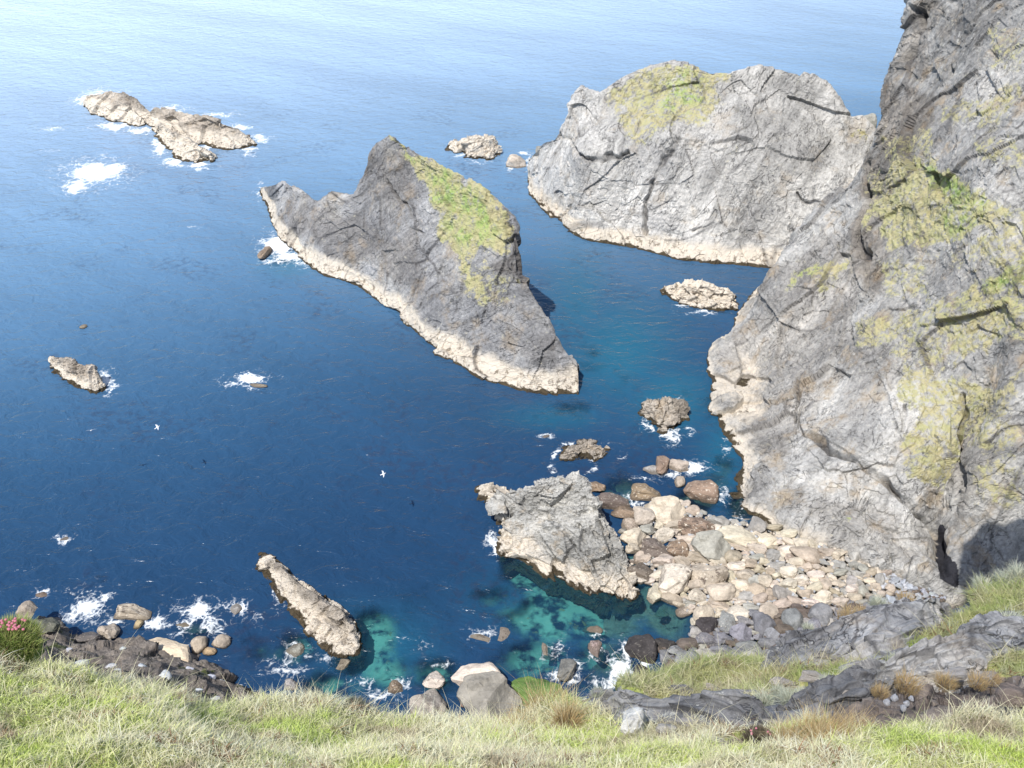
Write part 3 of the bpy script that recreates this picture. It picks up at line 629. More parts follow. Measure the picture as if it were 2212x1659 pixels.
# ------------------------------------------------------------------ sea and sea bed
def axis(lo, hi, step, far, g=1.35):
    a = list(np.arange(lo, hi+step, step)); s_ = step
    L = [a[0]]
    while L[-1] > -far: s_ *= g; L.append(L[-1]-s_)
    s_ = step; R = [a[-1]]
    while R[-1] < far: s_ *= g; R.append(R[-1]+s_)
    return np.array(L[::-1][:-1]+a+R[1:])
gx = axis(-92, 62, .55, 9000); gy = axis(40, 225, .55, 9000)
gy = gy[gy > -600]
GX, GY = np.meshgrid(gx, gy); S = np.stack([GX.ravel(), GY.ravel(), np.zeros(GX.size)], 1)
su, sv = project(S); su[S[:, 1] < 20] = -9999
nj = fbm(S*.35, 3, 3); nk = fbm(S*.35+50, 3, 6)
sju = su+nj*14; sjv = sv+nk*10
def blobs(L, grow=1.0, f=1.0):
    m = np.zeros(len(S))
    for (u, v, ru, rv, k) in L:
        d = ((sju-u)/(ru*grow))**2+((sjv-v)/(rv*grow))**2; m = np.maximum(m, f*k*np.exp(-d*1.1))
    return m
FOAM = [(205,372,58,22,1.6),(165,405,35,14,1.3),(250,360,30,12,1.1),(115,275,36,10,.75),(105,325,28,7,.6),(185,222,14,18,1.3),(240,203,45,9,1.3),(250,272,50,8,1.2),(300,282,35,7,1.1),
 (370,236,45,8,1.1),(470,248,50,8,.95),(520,275,35,8,.9),(560,300,26,12,1.0),(345,318,16,22,1.1),(375,350,24,10,1.2),(430,358,30,8,1.2),(440,322,22,7,1.0),(540,322,30,6,.9),
 (600,530,32,22,1.5),(625,555,40,16,1.2),(570,520,16,12,1.0),(650,572,25,10,.8),(575,565,20,10,.8),(230,820,18,20,1.15),(245,840,16,10,.9),(225,850,16,8,.9),
 (535,818,42,12,1.25),(500,830,22,8,.9),(540,842,30,5,.8),(420,490,14,6,.6),(1030,350,42,5,.6),(1110,360,22,6,.9),(1145,350,12,22,.9),(1130,330,14,8,.9),(1000,336,20,6,.7),
 (1520,675,50,5,.75),(1610,680,20,4,.6),(1480,660,30,6,.9),(1450,940,20,14,1.25),(1395,915,18,18,.75),(1485,925,12,16,.8),(1440,862,40,6,.6),
 (1490,1012,34,12,1.3),(1440,1028,40,9,1.0),(1390,1030,30,6,.7),(1500,1075,24,8,.7),(1370,1090,20,8,.8),(1360,1075,24,10,.7),(1300,955,50,8,.6),(1340,985,20,10,.6),
 (1075,1180,10,22,1.3),(1062,1165,14,20,.8),(190,1310,38,30,.95),(230,1290,26,14,.7),(150,1330,24,18,.7),(340,1345,36,20,.8),(430,1320,44,24,.95),(460,1350,22,24,.85),(400,1350,26,14,.8),(510,1312,22,16,1.0),(380,1375,30,10,.7),
 (250,1345,20,10,.8),(470,1375,26,16,.6),(560,1340,20,20,.5),(640,1400,30,20,.7),(700,1420,50,8,.6),(600,1290,14,40,.5),(140,1163,22,9,.85),(90,1278,20,10,.75),(1178,942,20,6,.9),
 (1225,1462,32,12,.9),(1250,1440,14,24,.8),(1340,1440,28,34,.9),(1370,1475,40,14,1.1),(1330,1480,20,14,.8),(1350,1400,10,30,.9),(1310,1470,40,20,.6),(1400,1430,20,26,.8),(1290,1410,24,30,.55),(1200,1400,40,40,.4),
 (1690,1130,34,8,.9),(1610,1090,20,12,.7),(1560,1060,14,30,.6),(1600,1120,30,8,.6),(1570,960,8,40,.55),(820,1500,60,20,.6),(780,1470,50,20,.45),(860,1480,26,16,.7),(950,1440,30,16,.5),(1300,1370,30,12,.5),(1050,1370,44,22,.5),(1280,1520,50,12,.9),(1170,1420,30,10,.4),
 (560,410,10,25,.8),(540,330,20,10,.7),(1560,1075,26,16,.5),(900,1390,60,40,.28),(620,1440,80,40,.42)]
foam = blobs(FOAM); halo = blobs(FOAM, 2.1, .42)
ring = np.abs(np.hypot((sju-1236)/48, (sjv-1000)/36)-1); foam = np.maximum(foam, .68*np.exp(-(ring/.16)**2)); foam = np.maximum(foam, halo); foam = foam*np.interp(sv, [900, 1250], [1.0, 1.3])
shal = blobs([(1270,770,50,60,.55),(1240,880,60,26,.9),(1180,900,40,16,.5),(1340,820,60,60,.35),(1530,880,40,40,.7),(1480,860,40,18,.5),(1440,740,60,40,.25),(1250,660,50,60,.3),(1570,620,40,14,.4),
 (1150,1240,70,40,.9),(1100,1210,30,40,.7),(1250,1290,110,50,1.0),(1370,1300,60,40,1.1),(1180,1330,90,50,.9),(1300,1350,90,40,.8),(1390,1200,40,50,.8),(1450,1340,60,40,.8),(1060,1290,50,30,.5),
 (800,1370,56,60,.95),(770,1430,70,30,.7),(830,1460,70,40,.6),(950,1460,60,40,.7),(1150,1420,90,50,.7),(1300,1420,80,50,.6),(1420,1250,50,60,.8),(1300,1480,80,30,.5),(700,1480,80,40,.6),(640,1400,60,40,.6),(430,1360,60,30,.5),(560,1400,50,40,.4),(210,890,30,14,.45),(610,560,40,20,.8),(455,330,25,8,.9),(220,1255,24,12,.4),
 (1560,1010,30,60,.6),(1600,1090,40,40,.8),(1500,1080,50,40,.8),(1400,1120,50,40,.8),(1350,1050,60,40,.6),(1430,940,60,40,.5),(1500,620,60,10,.4),(900,1300,80,60,.25),(330,1300,120,60,.2)])
shal = shal*np.interp(sv, [930, 1080], [.45, 1.0])
teal = blobs([(1340,760,130,120,.65),(1450,860,110,80,.65),(1250,650,70,120,.5),(1200,900,120,30,.5),(1250,1300,220,80,.5),(820,1400,130,90,.5),(620,570,60,30,.6),(1560,980,60,120,.5)])
brown = smooth(.12, .5, fbm(S*np.array([.09, .09, 1]), 4, 61))*smooth(230, 90, np.hypot(S[:, 0]+20, S[:, 1]-90))
s = NT('sea_water'); p = s.pos()
fo = s.attr('foam'); sh = s.attr('shallow'); br = s.attr('weed')
# body colour of deep water, with distance haze painted in as paler blue
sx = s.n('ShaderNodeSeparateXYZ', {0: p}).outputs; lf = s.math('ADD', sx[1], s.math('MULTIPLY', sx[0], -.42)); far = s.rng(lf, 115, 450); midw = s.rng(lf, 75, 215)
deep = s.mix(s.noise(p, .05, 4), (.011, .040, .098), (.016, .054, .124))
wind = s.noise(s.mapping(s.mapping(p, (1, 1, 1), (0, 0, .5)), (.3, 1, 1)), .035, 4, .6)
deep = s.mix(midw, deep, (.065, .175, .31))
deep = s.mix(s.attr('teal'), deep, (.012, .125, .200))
deep = s.mix(far, deep, (.58, .73, .94))  # haze put into the colour, paler towards far and left
deep = s.mix(1.0, deep, s.ramp(wind, (.35, .90), (.5, 1.0), (.65, 1.08)), 'MULTIPLY')
deep = s.mix(s.math('MULTIPLY', s.math('MULTIPLY', br, s.rng(s.noise(p, .9, 5), .45, .62)), .3), deep, (.030, .030, .055))
w1 = s.noise(s.mapping(p, (1, 1.5, 1), (0, 0, -.45)), .34, 3, .6, .6)
w2 = s.noise(s.mapping(p, (1, 2.2, 1), (0, 0, .3)), .9, 4, .62, .4)
w3 = s.noise(s.mapping(s.mapping(p, (1, 1, 1), (0, 0, .5)), (.35, 1, 1)), .16, 3, .5)
hgt = s.math('ADD', s.math('MULTIPLY', w1, 1.15), s.math('ADD', s.math('MULTIPLY', w2, .20), s.math('MULTIPLY', w3, 1.0)))
nrm = s.bump(hgt, 1.0, .45)
fres = s.n('ShaderNodeFresnel', {'IOR': 1.333, 'Normal': nrm}).outputs[0]
gl = s.n('ShaderNodeBsdfGlossy', {'Color': (.92, .96, 1, 1), 'Roughness': .22, 'Normal': nrm}).outputs[0]
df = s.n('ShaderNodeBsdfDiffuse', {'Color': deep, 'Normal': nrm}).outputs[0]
tr = s.n('ShaderNodeBsdfTransparent', {'Color': (.50, .86, .90, 1)}).outputs[0]
shm = s.rng(s.math('ADD', sh, s.math('MULTIPLY', s.math('SUBTRACT', s.noise(p, .35, 5, .6), .5), .7)), .12, .6)
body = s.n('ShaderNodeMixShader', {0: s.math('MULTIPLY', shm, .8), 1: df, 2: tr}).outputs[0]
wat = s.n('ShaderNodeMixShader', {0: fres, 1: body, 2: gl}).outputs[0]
wv = s.n('ShaderNodeVectorMath', {0: p, 1: s.n('ShaderNodeVectorMath', {0: s.noise(p, .5, 3, out='Color'), 'Scale': 2.2}, operation='SCALE').outputs[0]}, operation='ADD').outputs[0]
lace = s.math('ADD', s.math('MULTIPLY', s.rng(s.voro(wv, .55, 'DISTANCE_TO_EDGE'), 0, .16, 1, 0), .6), s.math('MULTIPLY', s.rng(s.voro(wv, 1.5, 'DISTANCE_TO_EDGE'), 0, .2, 1, 0), .5))
ln = s.noise(p, 2.2, 9, .8); ln2 = s.noise(p, .45, 5, .6)
fv = s.math('ADD', fo, s.math('ADD', s.math('MULTIPLY', s.math('SUBTRACT', ln, .5), 1.5), s.math('ADD', s.math('MULTIPLY', lace, .45), s.math('MULTIPLY', s.math('SUBTRACT', ln2, .5), .8))))
fm = s.math('MULTIPLY', s.rng(fv, .62, 1.25), s.rng(fo, .08, .4))
fd = s.princ((.82, .86, .88), .7, s.bump(ln, .5, .3))
fin = s.n('ShaderNodeMixShader', {0: fm, 1: wat, 2: fd}).outputs[0]
M_SEA = s.out(fin)
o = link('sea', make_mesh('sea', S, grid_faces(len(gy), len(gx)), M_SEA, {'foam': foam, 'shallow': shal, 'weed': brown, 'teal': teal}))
tag(o, 'deep blue sea with turquoise shallows and white surf', kind='structure')
# sea bed
bx = np.linspace(-120, 90, 260); by = np.linspace(30, 240, 260); BX, BY = np.meshgrid(bx, by)
Pb = np.stack([BX.ravel(), BY.ravel(), np.zeros(BX.size)], 1)
Pb[:, 2] = -3.2-np.clip((BY.ravel()-90)*.02, 0, 3)+fbm(Pb*.12, 4, 19)*1.2
s = NT('sea_bed_sand'); p = s.pos()
n = s.noise(p, .55, 6, .55, .2)
sand = s.mix(s.noise(p, 1.5, 5), (.24, .38, .32), (.42, .53, .42))
cc = s.mix(s.rng(n, .38, .58), (.02, .035, .07), sand)
cc = s.mix(s.math('MULTIPLY', s.rng(s.noise(p, .8, 5, .6), .62, .67), .8), cc, (.35, .24, .12))
o = link('sea_bed', make_mesh('sea_bed', Pb, grid_faces(260, 260), s.out(s.princ(cc, .9))))
tag(o, 'pale sand and dark weed of the sea bed', kind='structure')

# ------------------------------------------------------------------ foreground cliff top
FU = [-250, 100, 300, 500, 700, 900, 1100, 1250, 1450, 1650, 1850, 2000, 2150, 2400]
FR = [ # (v row, distance row)
 ([2300]*14, [4.4]*12+[4.6, 4.8]),
 ([1800]*14, [5.6]*8+[5.8, 6.0, 6.2, 6.4, 6.6, 7]),
 ([1640,1640,1645,1650,1655,1660,1660,1655,1632,1618,1575,1545,1520,1490], [6.5,6.5,6.6,6.7,6.8,6.9,7,7.2,7.7,8,8.5,8.9,9.3,9.8]),
 ([1560,1570,1590,1610,1610,1625,1630,1620,1575,1550,1500,1470,1440,1400], [7.3,7.4,7.5,7.6,7.8,8,8.1,8.4,9,9.6,10.3,11,11.7,12.5]),
 ([1480,1500,1540,1575,1560,1595,1605,1570,1520,1480,1420,1370,1320,1280], [8.2,8.2,8.3,8.5,8.8,9.1,9.4,9.9,11,12,13,13.8,14.5,15.5]),
 ([1430,1448,1500,1556,1528,1572,1584,1522,1460,1430,1352,1300,1262,1232], [9,9,9.3,9.6,10,10.3,10.8,11.5,13,14.5,15.5,16.5,17,18])]
fgrows = [[atd(u, v, d) for u, v, d in zip(FU, vs, ds)] for vs, ds in FR]
def fgdist(u, v):
    vv = [np.interp(u, FU, r[0]) for r in FR]; dd = [np.interp(u, FU, r[1]) for r in FR]
    return float(np.interp(v, vv[::-1], dd[::-1]))
edge = fgrows[-1]
sk1 = [p+np.array([0, .5, -2.0]) for p in edge]
sk2 = [p+np.array([0, 4.5, -9]) for p in edge]
sk3 = [np.array([p[0]*1.1, p[1]+21, 30.0]) for p in edge]
sk4 = [np.array([p[0]*1.2, p[1]+38, -2.0]) for p in edge]
nr, nc = 420, 900
G = loft(fgrows+[sk1, sk2, sk3, sk4], nr, nc, rw=[0, .8, 1.6, 2.3, 3, 3.7, 4.4, 4.9, 5.4, 6.5, 9])
P = G.reshape(-1, 3); N = grid_normals(G).reshape(-1, 3)
flip = ((CAM-P)*N).sum(1).mean() < 0
if flip: N = -N
u, v = project(P); ju = fbm(P*1.3, 3, 71)*22; jv = fbm(P*1.3, 3, 72)*14
soil_poly = [(1740,1548),(1800,1508),(1890,1470),(2000,1452),(2150,1442),(2400,1430),(2400,1500),(2160,1532),(2040,1545),(1960,1565),(1920,1590),(1850,1585),(1780,1560)]
rock_poly = [(1215,1520),(1300,1500),(1400,1498),(1600,1508),(1700,1490),(1800,1460),(1900,1440),(1900,1490),(1800,1530),(1700,1565),(1560,1572),(1440,1560),(1300,1562)]
rock2 = [(1640,1400),(1690,1366),(1790,1345),(1870,1310),(2010,1280),(2080,1262),(2095,1304),(2040,1366),(1970,1380),(1900,1415),(1773,1412),(1716,1436),(1663,1462)]
rock3 = [(1690,1520),(1760,1482),(1832,1456),(1913,1445),(1970,1414),(2068,1383),(2152,1333),(2400,1290),(2400,1400),(2152,1420),(2124,1450),(2012,1450),(1941,1458),(1885,1500)]
soil2 = [(1540,1590),(1620,1575),(1700,1590),(1690,1620),(1640,1640),(1560,1620)]
soil3 = [(430,1548),(540,1545),(600,1560),(560,1600),(480,1590)]
soil = (in_poly(u+ju, v+jv, soil_poly) | in_poly(u+ju, v+jv, soil2)).astype(float)
rock = (in_poly(u+ju, v+jv, rock_poly) | in_poly(u+ju, v+jv, rock2) | in_poly(u+ju, v+jv, rock3)).astype(float)
below = np.zeros((nr, nc)); iz = np.arange(nr)/(nr-1)
tt = np.interp(iz, np.linspace(0, 1, 11), [0, .8, 1.6, 2.3, 3, 3.7, 4.4, 4.9, 5.4, 6.5, 9]); below[tt > 5.1, :] = 1
deepb = np.repeat(smooth(6, 8, tt), nc)
below = below.ravel(); soil = np.maximum(soil, below); rock = np.where(below > 0, 0, rock)
d = fbm(P*.55, 4, 73)*.16+fbm(P*2.6, 3, 74)*.05
v1, e1 = facet(P*np.array([.9, .9, 2.2]), 75); d = d+v1*.07*np.maximum(rock, soil*.5)-rock*.12-soil*.10*(1-below)+soil*(1-below)*(facet(P*2.2, 79)[0]*.10+facet(P*6, 80)[0]*.05)
d = d+deepb*fbm(P*.12, 3, 76)*2.0
Vf = P+N*d[:, None]
hum = smooth(.1, .45, fbm(P*.8, 3, 78))
s = NT('clifftop_turf'); p = s.pos(); n1 = s.noise(p, 5, 8, .7); n2 = s.noise(p, 22, 6, .75)
gcol = s.ramp(n1, (.3, (.26, .32, .09)), (.5, (.42, .46, .16)), (.68, (.62, .56, .30)))
gcol = s.mix(.6, gcol, s.ramp(n2, (.3, .45), (.5, 1.0), (.7, 1.4)), 'MULTIPLY')
scol = s.ramp(s.noise(p, 2.5, 9, .72), (.3, (.10, .085, .08)), (.5, (.24, .20, .175)), (.7, (.42, .36, .31)))
scol = s.mix(s.rng(s.voro(p, 7), .0, .22, 1, 0), scol, (.28, .27, .27))
st = s.noise(s.mapping(p, (.35, .6, 3.5), (.35, -.35, 0)), 2.2, 8, .72)
rcol = s.ramp(st, (.3, (.06, .065, .08)), (.48, (.20, .21, .235)), (.62, (.36, .36, .37)), (.7, (.6, .6, .62)))
cc = s.mix(s.rng(s.math('ADD', s.attr('soil'), s.math('MULTIPLY', s.math('SUBTRACT', n1, .5), .8)), .4, .6), gcol, scol)
cc = s.mix(s.rng(s.math('ADD', s.attr('rock'), s.math('MULTIPLY', s.math('SUBTRACT', n1, .5), .8)), .4, .6), cc, rcol)
M_TURF = s.out(s.princ(cc, .95, s.bump(s.math('ADD', n1, s.math('MULTIPLY', n2, .4)), .9, .08), .1))
o = link('clifftop_ground', make_mesh('clifftop_ground', Vf, grid_faces(nr, nc, flip), M_TURF, {'soil': soil, 'rock': rock}))
tag(o, 'grassy clifftop slope with bare soil and rock, falling away to the sea', kind='structure')

# --- unseen clifftop arm at right, shaped to shadow the great cliff's lower corner
ca = np.linspace(-12, 74, 60); cb = np.linspace(0, 1, 50); rowsA = []
for b in cb:
    z = np.interp(b, [0, .6, 1], [-2, 55, 57]); r = []
    for a in ca:
        zt = min(z, 79-max(a, 0)*.42); zt = zt*(1-.6*float(smooth(52, 72, a)))
        x = .55*(.819*a+.574*(80-zt))+.8+max(0, b-.6)*70
        r.append([x, a, max(zt, -2)])
    rowsA.append(r)
GA = np.array(rowsA); PA = GA.reshape(-1, 3); v1, e1 = facet(PA*.15, 8); PA = PA+np.array([1., 0, 0])*(v1+1)[:, None]+np.array([0, 0, 1.])*(fbm(PA*.35, 4, 9)*2.6)[:, None]
o = link('shadow_cliff_arm', make_mesh('shadow_cliff_arm', PA, grid_faces(50, 60), M_CLIFF, {'crack': np.zeros(len(PA)), 'tide': np.zeros(len(PA)), 'wet': np.zeros(len(PA)), 'grass': np.zeros(len(PA)), 'lush': np.zeros(len(PA))}))
tag(o, 'unseen cliff arm shaped to cast shadow on the foot of the great cliff', kind='structure')
from mathutils import Matrix
def ledge(top, bottom, lift, label, seed, nr=150, nc=320, amp=.06):
    n = len(top)
    def at(u, v, l): return atd(u, v, fgdist(u, v)-l)
    def q(f): return [(t[0]*f+b[0]*(1-f), t[1]*f+b[1]*(1-f)) for t, b in zip(top, bottom)]
    p0 = [at(b[0], b[1]+6, .10) for b in bottom]; k_ = .30
    def tread(p, uv):
        T = tanv(uv[1]); y = (H-p[2]-k_*p[1])/(T-k_); return aty(uv[0], uv[1], y)
    rows = [[p+np.array([0, -.1, -.8]) for p in p0], p0]+[[tread(a, b) for a, b in zip(p0, q(f))] for f in (.25, .5, .75, 1.0)]
    rows.append([behind(p, .25, -.5) for p in rows[-1]]); rows.append([behind(p, .6, -2.2) for p in rows[-2]])
    for r in rows:
        r[0] = r[0]+ (r[1]-r[0])*.1-np.array([0, 0, .5]); r[-1] = r[-1]-np.array([0, 0, .5])
    G = loft(rows, nr, nc); P = G.reshape(-1, 3); N = grid_normals(G).reshape(-1, 3)
    fl = ((CAM-P)*N).sum(1).mean() < 0
    if fl: N = -N
    a1_ = G[nr//2, -1]-G[nr//2, 0]; a1_ = a1_/np.linalg.norm(a1_); a3_ = N.mean(0); a3_ -= a1_*(a3_@a1_); a3_ /= np.linalg.norm(a3_); E = np.stack([a1_, np.cross(a3_, a1_), a3_], 1)
    leul = Matrix([[float(x) for x in r_] for r_ in E.T]).to_euler()
    mat = rock_material('slate_rock', base=((.20, .205, .22), (.40, .40, .41), (.66, .645, .62)), scale=4.0, strata_rot=tuple(leul), tide=False, grass=False, warm=.45, lichen=.9, yz=(2.4, 2.4))
    q = P @ E; q = q+np.stack([fbm(P*.5, 2, 7)*.5, fbm(P*.6, 2, 8)*.25, fbm(P*.6, 2, 9)*.25], 1)
    v1, e1 = facet(q*np.array([.9, 2.2, 2.2])+seed, seed); v2, e2 = facet(q*np.array([2.2, 7, 7])+seed, seed+1)
    hh_ = q[:, 1]*lift*12+fbm(q*np.array([.5, 1.5, 1.5]), 3, seed+8)*1.6; fr_ = hh_-np.floor(hh_)
    d = (smooth(.7, .95, fr_)-fr_)*.09+(v1*.8+v2*.45+fbm(P*3, 3, seed)*.5)*amp
    e1 = np.minimum(e1, np.abs(fr_-.85)*.6+.02)
    V = P+N*d[:, None]; cr = np.maximum(smooth(.06, 0, e1), smooth(.04, 0, e2)*.6)
    me = make_mesh('rock_ledge', V, grid_faces(nr, nc, fl), mat, {'crack': cr*.6}, smooth_sh=False); o = link('rock_ledge', me)
    recenter(o, me, [float(c) for c in V.mean(0)]); return tag(o, label, 'rock ledge')
ledge([(1646,1408),(1688,1368),(1787,1349),(1871,1315),(2012,1285),(2070,1266)], [(1655,1478),(1716,1452),(1800,1432),(1899,1424),(1990,1384),(2093,1322)], .4,
      'upper blue-grey slate ledge with white lichen streaks, overlooking the boulder beach', 5)
ledge([(1640,1512),(1759,1470),(1832,1446),(1913,1428),(1970,1400),(2068,1366),(2152,1325),(2300,1295)], [(1700,1540),(1787,1515),(1870,1498),(1935,1462),(2012,1448),(2110,1440),(2160,1405),(2300,1380)], .3,
      'lower slate ledge with pale slabs, running above the bare brown soil bank', 15)
ledge([(1228,1506),(1320,1490),(1420,1502),(1520,1495),(1620,1502),(1730,1532)], [(1240,1556),(1330,1562),(1430,1560),(1540,1566),(1640,1570),(1740,1566)], .25,
      'dark layered rock outcrop behind the white quartz stone near the grass', 25)

# --- stones on the clifftop
def fg_stone(u, v, w, h, label, col, me, mott=0.0, group=None, sink=.25):
    d = fgdist(u, v+h*.3); p = atd(u, v, d-.05); k = depth_of(p)/FOC
    o = link('stone', me); o.location = [float(c) for c in p]; o.scale = (w*k/2, h*k/2, h*k/2)
    o.rotation_euler = (random.uniform(-.5, .5), random.uniform(-.3, .3), random.uniform(-.4, .4)); o.color = (*col, mott)
    tag(o, label, 'stone', group)
fg_stone(1368, 1562, 62, 62, 'white quartz stone poking out of the grass beside the dark outcrop', (.72, .72, .70), BLOCKY[3])
fg_stone(1440, 1576, 48, 24, 'flat grey stone in the turf right beside the white quartz stone', (.42, .40, .38), PROTO[1])
fg_stone(1490, 1562, 60, 26, 'low lichen-grey stone between the flat stone and the soil bank', (.33, .32, .32), PROTO[2])
fg_stone(2190, 1505, 80, 50, 'rounded shaded boulder in the soil bank under the grass lip', (.22, .18, .16), PROTO[6])
fg_stone(2095, 1402, 70, 42, 'smooth tan slab of rock lying on the lower slate ledge', (.45, .39, .33), PROTO[8])
fg_stone(1720, 1603, 40, 26, 'dark jagged stone at the gap between the two turf patches', (.15, .12, .13), BLOCKY[5])
for (uu, vv, ww, hh) in [(1932,1507,17,20),(1958,1520,14,14),(1916,1518,14,16),(1952,1530,12,15),(1968,1510,13,14)]:
    fg_stone(uu, vv, ww, hh, 'small bluish-grey stone stuck in the brown soil bank', (.45, .46, .49), PROTO[random.randrange(12)], group='small stones in the soil bank')

for i, (uu, vv, ww, hh) in enumerate([(1690,1475,60,24),(1760,1462,70,26),(1850,1440,80,26),(1930,1418,60,24),(1600,1498,70,26),(1545,1488,46,18),(1470,1492,60,22),(1380,1488,70,22),(1300,1498,60,24),(2010,1400,60,26),(2090,1375,60,26),(2140,1352,50,22),(1700,1420,40,16),(1660,1440,36,18),(1980,1345,50,18),(2180,1330,60,24),(1420,1470,40,16),(1830,1500,46,20),(2060,1455,60,26),(2130,1462,50,24),(1780,1545,50,22),(1650,1560,60,22)]):
    fg_stone(uu, vv, ww, hh, 'flat dark slate block breaking through the grass between the rock ledges', random.choice([(.26,.26,.28),(.34,.33,.33),(.20,.20,.22),(.40,.37,.34)]), BLOCKY[i % 8], .3, 'slate blocks between the ledges')
# ------------------------------------------------------------------ lower left shore
sh0 = [(-120,1420),(30,1350),(110,1345),(160,1372),(215,1385),(290,1378),(350,1388),(430,1428),(495,1460),(560,1503),(640,1600)]
rows = [[atz(u_, v_, 0)+np.array([0, 2, -3]) for u_, v_ in sh0], [atz(u_, v_, .1) for u_, v_ in sh0]]
for dv, z, du in ((22, 3.0, -6), (50, 7, -14), (90, 14, -24), (150, 27, -40), (260, 45, -60)):
    rows.append([atz(u_+du, v_+dv, z) for u_, v_ in sh0])
G = loft(rows, 160, 300); P = G.reshape(-1, 3); N = grid_normals(G).reshape(-1, 3)
fl = ((CAM-P)*N).sum(1).mean() < 0
if fl: N = -N
v1, e1 = facet(P*.3, 5); v2, e2 = facet(P*.9, 6)
V = P+N*(fbm(P*.15, 3, 5)*.6+v1*.6+v2*.25+fbm(P*1.5, 3, 8)*.12)[:, None]
s = NT('shore_soil'); p = s.pos(); n = s.noise(p, .5, 9, .7); f = s.noise(p, 3, 7, .75)
cc = s.ramp(n, (.3, (.13, .115, .10)), (.5, (.25, .215, .185)), (.66, (.38, .33, .28)), (.75, (.5, .47, .44)))
cc = s.mix(.8, cc, s.ramp(f, (.3, .5), (.5, 1.0), (.7, 1.5)), 'MULTIPLY')
cc = s.mix(s.rng(s.noise(p, .35, 5), .60, .68), cc, (.10, .12, .04))
o = link('shore_slope', make_mesh('shore_slope', V, grid_faces(160, 300, fl), s.out(s.princ(cc, .92, s.bump(s.math('ADD', n, f), .8, .5)))))
tag(o, 'dark earthy landslip slope scattered with pale stones, running into the sea', kind='structure')
def shore_z(u_, v_):
    vb = np.interp(u_, [q[0] for q in sh0], [q[1] for q in sh0])
    return float(np.interp(v_-vb, [0, 22, 50, 90, 150, 260], [.1, 3, 7, 14, 27, 45]))
for i, (uu, vv, ww, hh, c) in enumerate([(340,1378+10,24,14,0),(310,1440,22,22,0),(360,1458,30,24,0),(240,1437,26,14,0),(175,1432,36,16,0),(255,1448,20,12,0),(200,1455,22,12,0),(455,1462,24,14,0),(480,1473,22,14,0),(545,1495,22,14,0),(567,1502,22,12,0),(430,1490,20,10,0),(465,1508,22,10,0),(410,1445,22,12,0),(265,1400,16,10,0),(520,1480,14,8,0),(150,1402,16,10,0),(325,1425,14,9,0)]):
    boulder(uu, vv, ww, hh, 'pale bluish-white stone scattered on the dark landslip slope', (.50, .52, .55), .0, z=shore_z(uu, vv)+.1, group='pale stones on the landslip slope', name='stone', cat='stone', seed=900+i, hz=.9)
for (uu, vv, ww, hh, lab, c, me, z_) in [
    (360,1405,150,66,'long pinkish-cream rock ledge at the water\'s edge of the landslip slope',(.60,.48,.38),BLOCKY[2],.3),
    (365,1462,62,34,'pinkish rock lying on the landslip slope below the cream ledge',(.50,.42,.36),BLOCKY[4],6.5),
    (165,1455,44,24,'purplish flat stone where the landslip slope meets the grass',(.25,.2,.21),PROTO[3],11),
    (62,1312,40,44,'pointed tawny rock tip rising behind the leafy bush',(.42,.36,.28),BLOCKY[0],3.0),
    (95,1345,70,46,'dark crag below the pointed tawny rock tip',(.12,.12,.10),BLOCKY[5],3.0),
    (190,1372,60,26,'dark weedy rock at the upper edge of the landslip slope',(.14,.13,.12),BLOCKY[7],1.0),
    (530,1515,70,38,'smooth grey-brown rock at the foot of the landslip slope near the grass',(.24,.21,.19),PROTO[9],5.5)]:
    boulder(uu, vv, ww, hh, lab, c, .3, me=me, z=z_, name='rock', cat='rock', hz=.8, rot=-.45 if ww > 100 else 0)

# ------------------------------------------------------------------ grass
def blades(n, root, L, W, lean, col, seg=3):
    """n curved blades; root n x 3, L n, W n, lean n x 3 (tip offset direction), col n x 3"""
    ang = RNG.uniform(0, 6.283, n); side = np.stack([np.cos(ang), np.sin(ang), np.zeros(n)], 1)
    toc = root-CAM; toc /= np.linalg.norm(toc, axis=1, keepdims=True)
    s2 = np.cross(toc, np.array([0, 0, 1.])); s2 /= np.linalg.norm(s2, axis=1, keepdims=True)
    side = side*.55+s2*.45; side /= np.linalg.norm(side, axis=1, keepdims=True)
    Vv = np.zeros((n, 2*seg+1, 3)); C = np.zeros((n, 2*seg+1, 3))
    for k in range(seg+1):
        t = k/seg
        c = root+np.array([0, 0, 1.])*(L*t*(1-.35*t*np.linalg.norm(lean, axis=1)))[:, None]+lean*(L*t**1.7)[:, None]
        w = (W*(1-t**1.5)*.5)[:, None]
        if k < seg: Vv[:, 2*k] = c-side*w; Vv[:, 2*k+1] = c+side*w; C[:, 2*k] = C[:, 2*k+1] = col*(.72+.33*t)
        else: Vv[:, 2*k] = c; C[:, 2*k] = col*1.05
    b = (np.arange(n)*(2*seg+1))[:, None]
    T = []
    for k in range(seg):
        a = 2*k
        if k < seg-1: T += [[a, a+1, a+3], [a, a+3, a+2]]
        else: T += [[a, a+1, a+2]]
    F = (b[:, :, None]+np.array(T)[None]).reshape(-1, 3)
    return Vv.reshape(-1, 3), F, C.reshape(-1, 3)
s = NT('grass_blade'); c = s.attr('tint', 'Color')
a_ = s.princ(c, .6, None, .25); b_ = s.n('ShaderNodeBsdfTranslucent', {'Color': c}).outputs[0]
M_GRASS = s.out(s.n('ShaderNodeMixShader', {0: .42, 1: a_, 2: b_}).outputs[0])
STRAW = np.array([.98, .91, .64]); GREEN = np.array([.66, .80, .20]); DGREEN = np.array([.24, .36, .12]); GREY = np.array([.40, .42, .34]); RUST = np.array([.38, .22, .13])
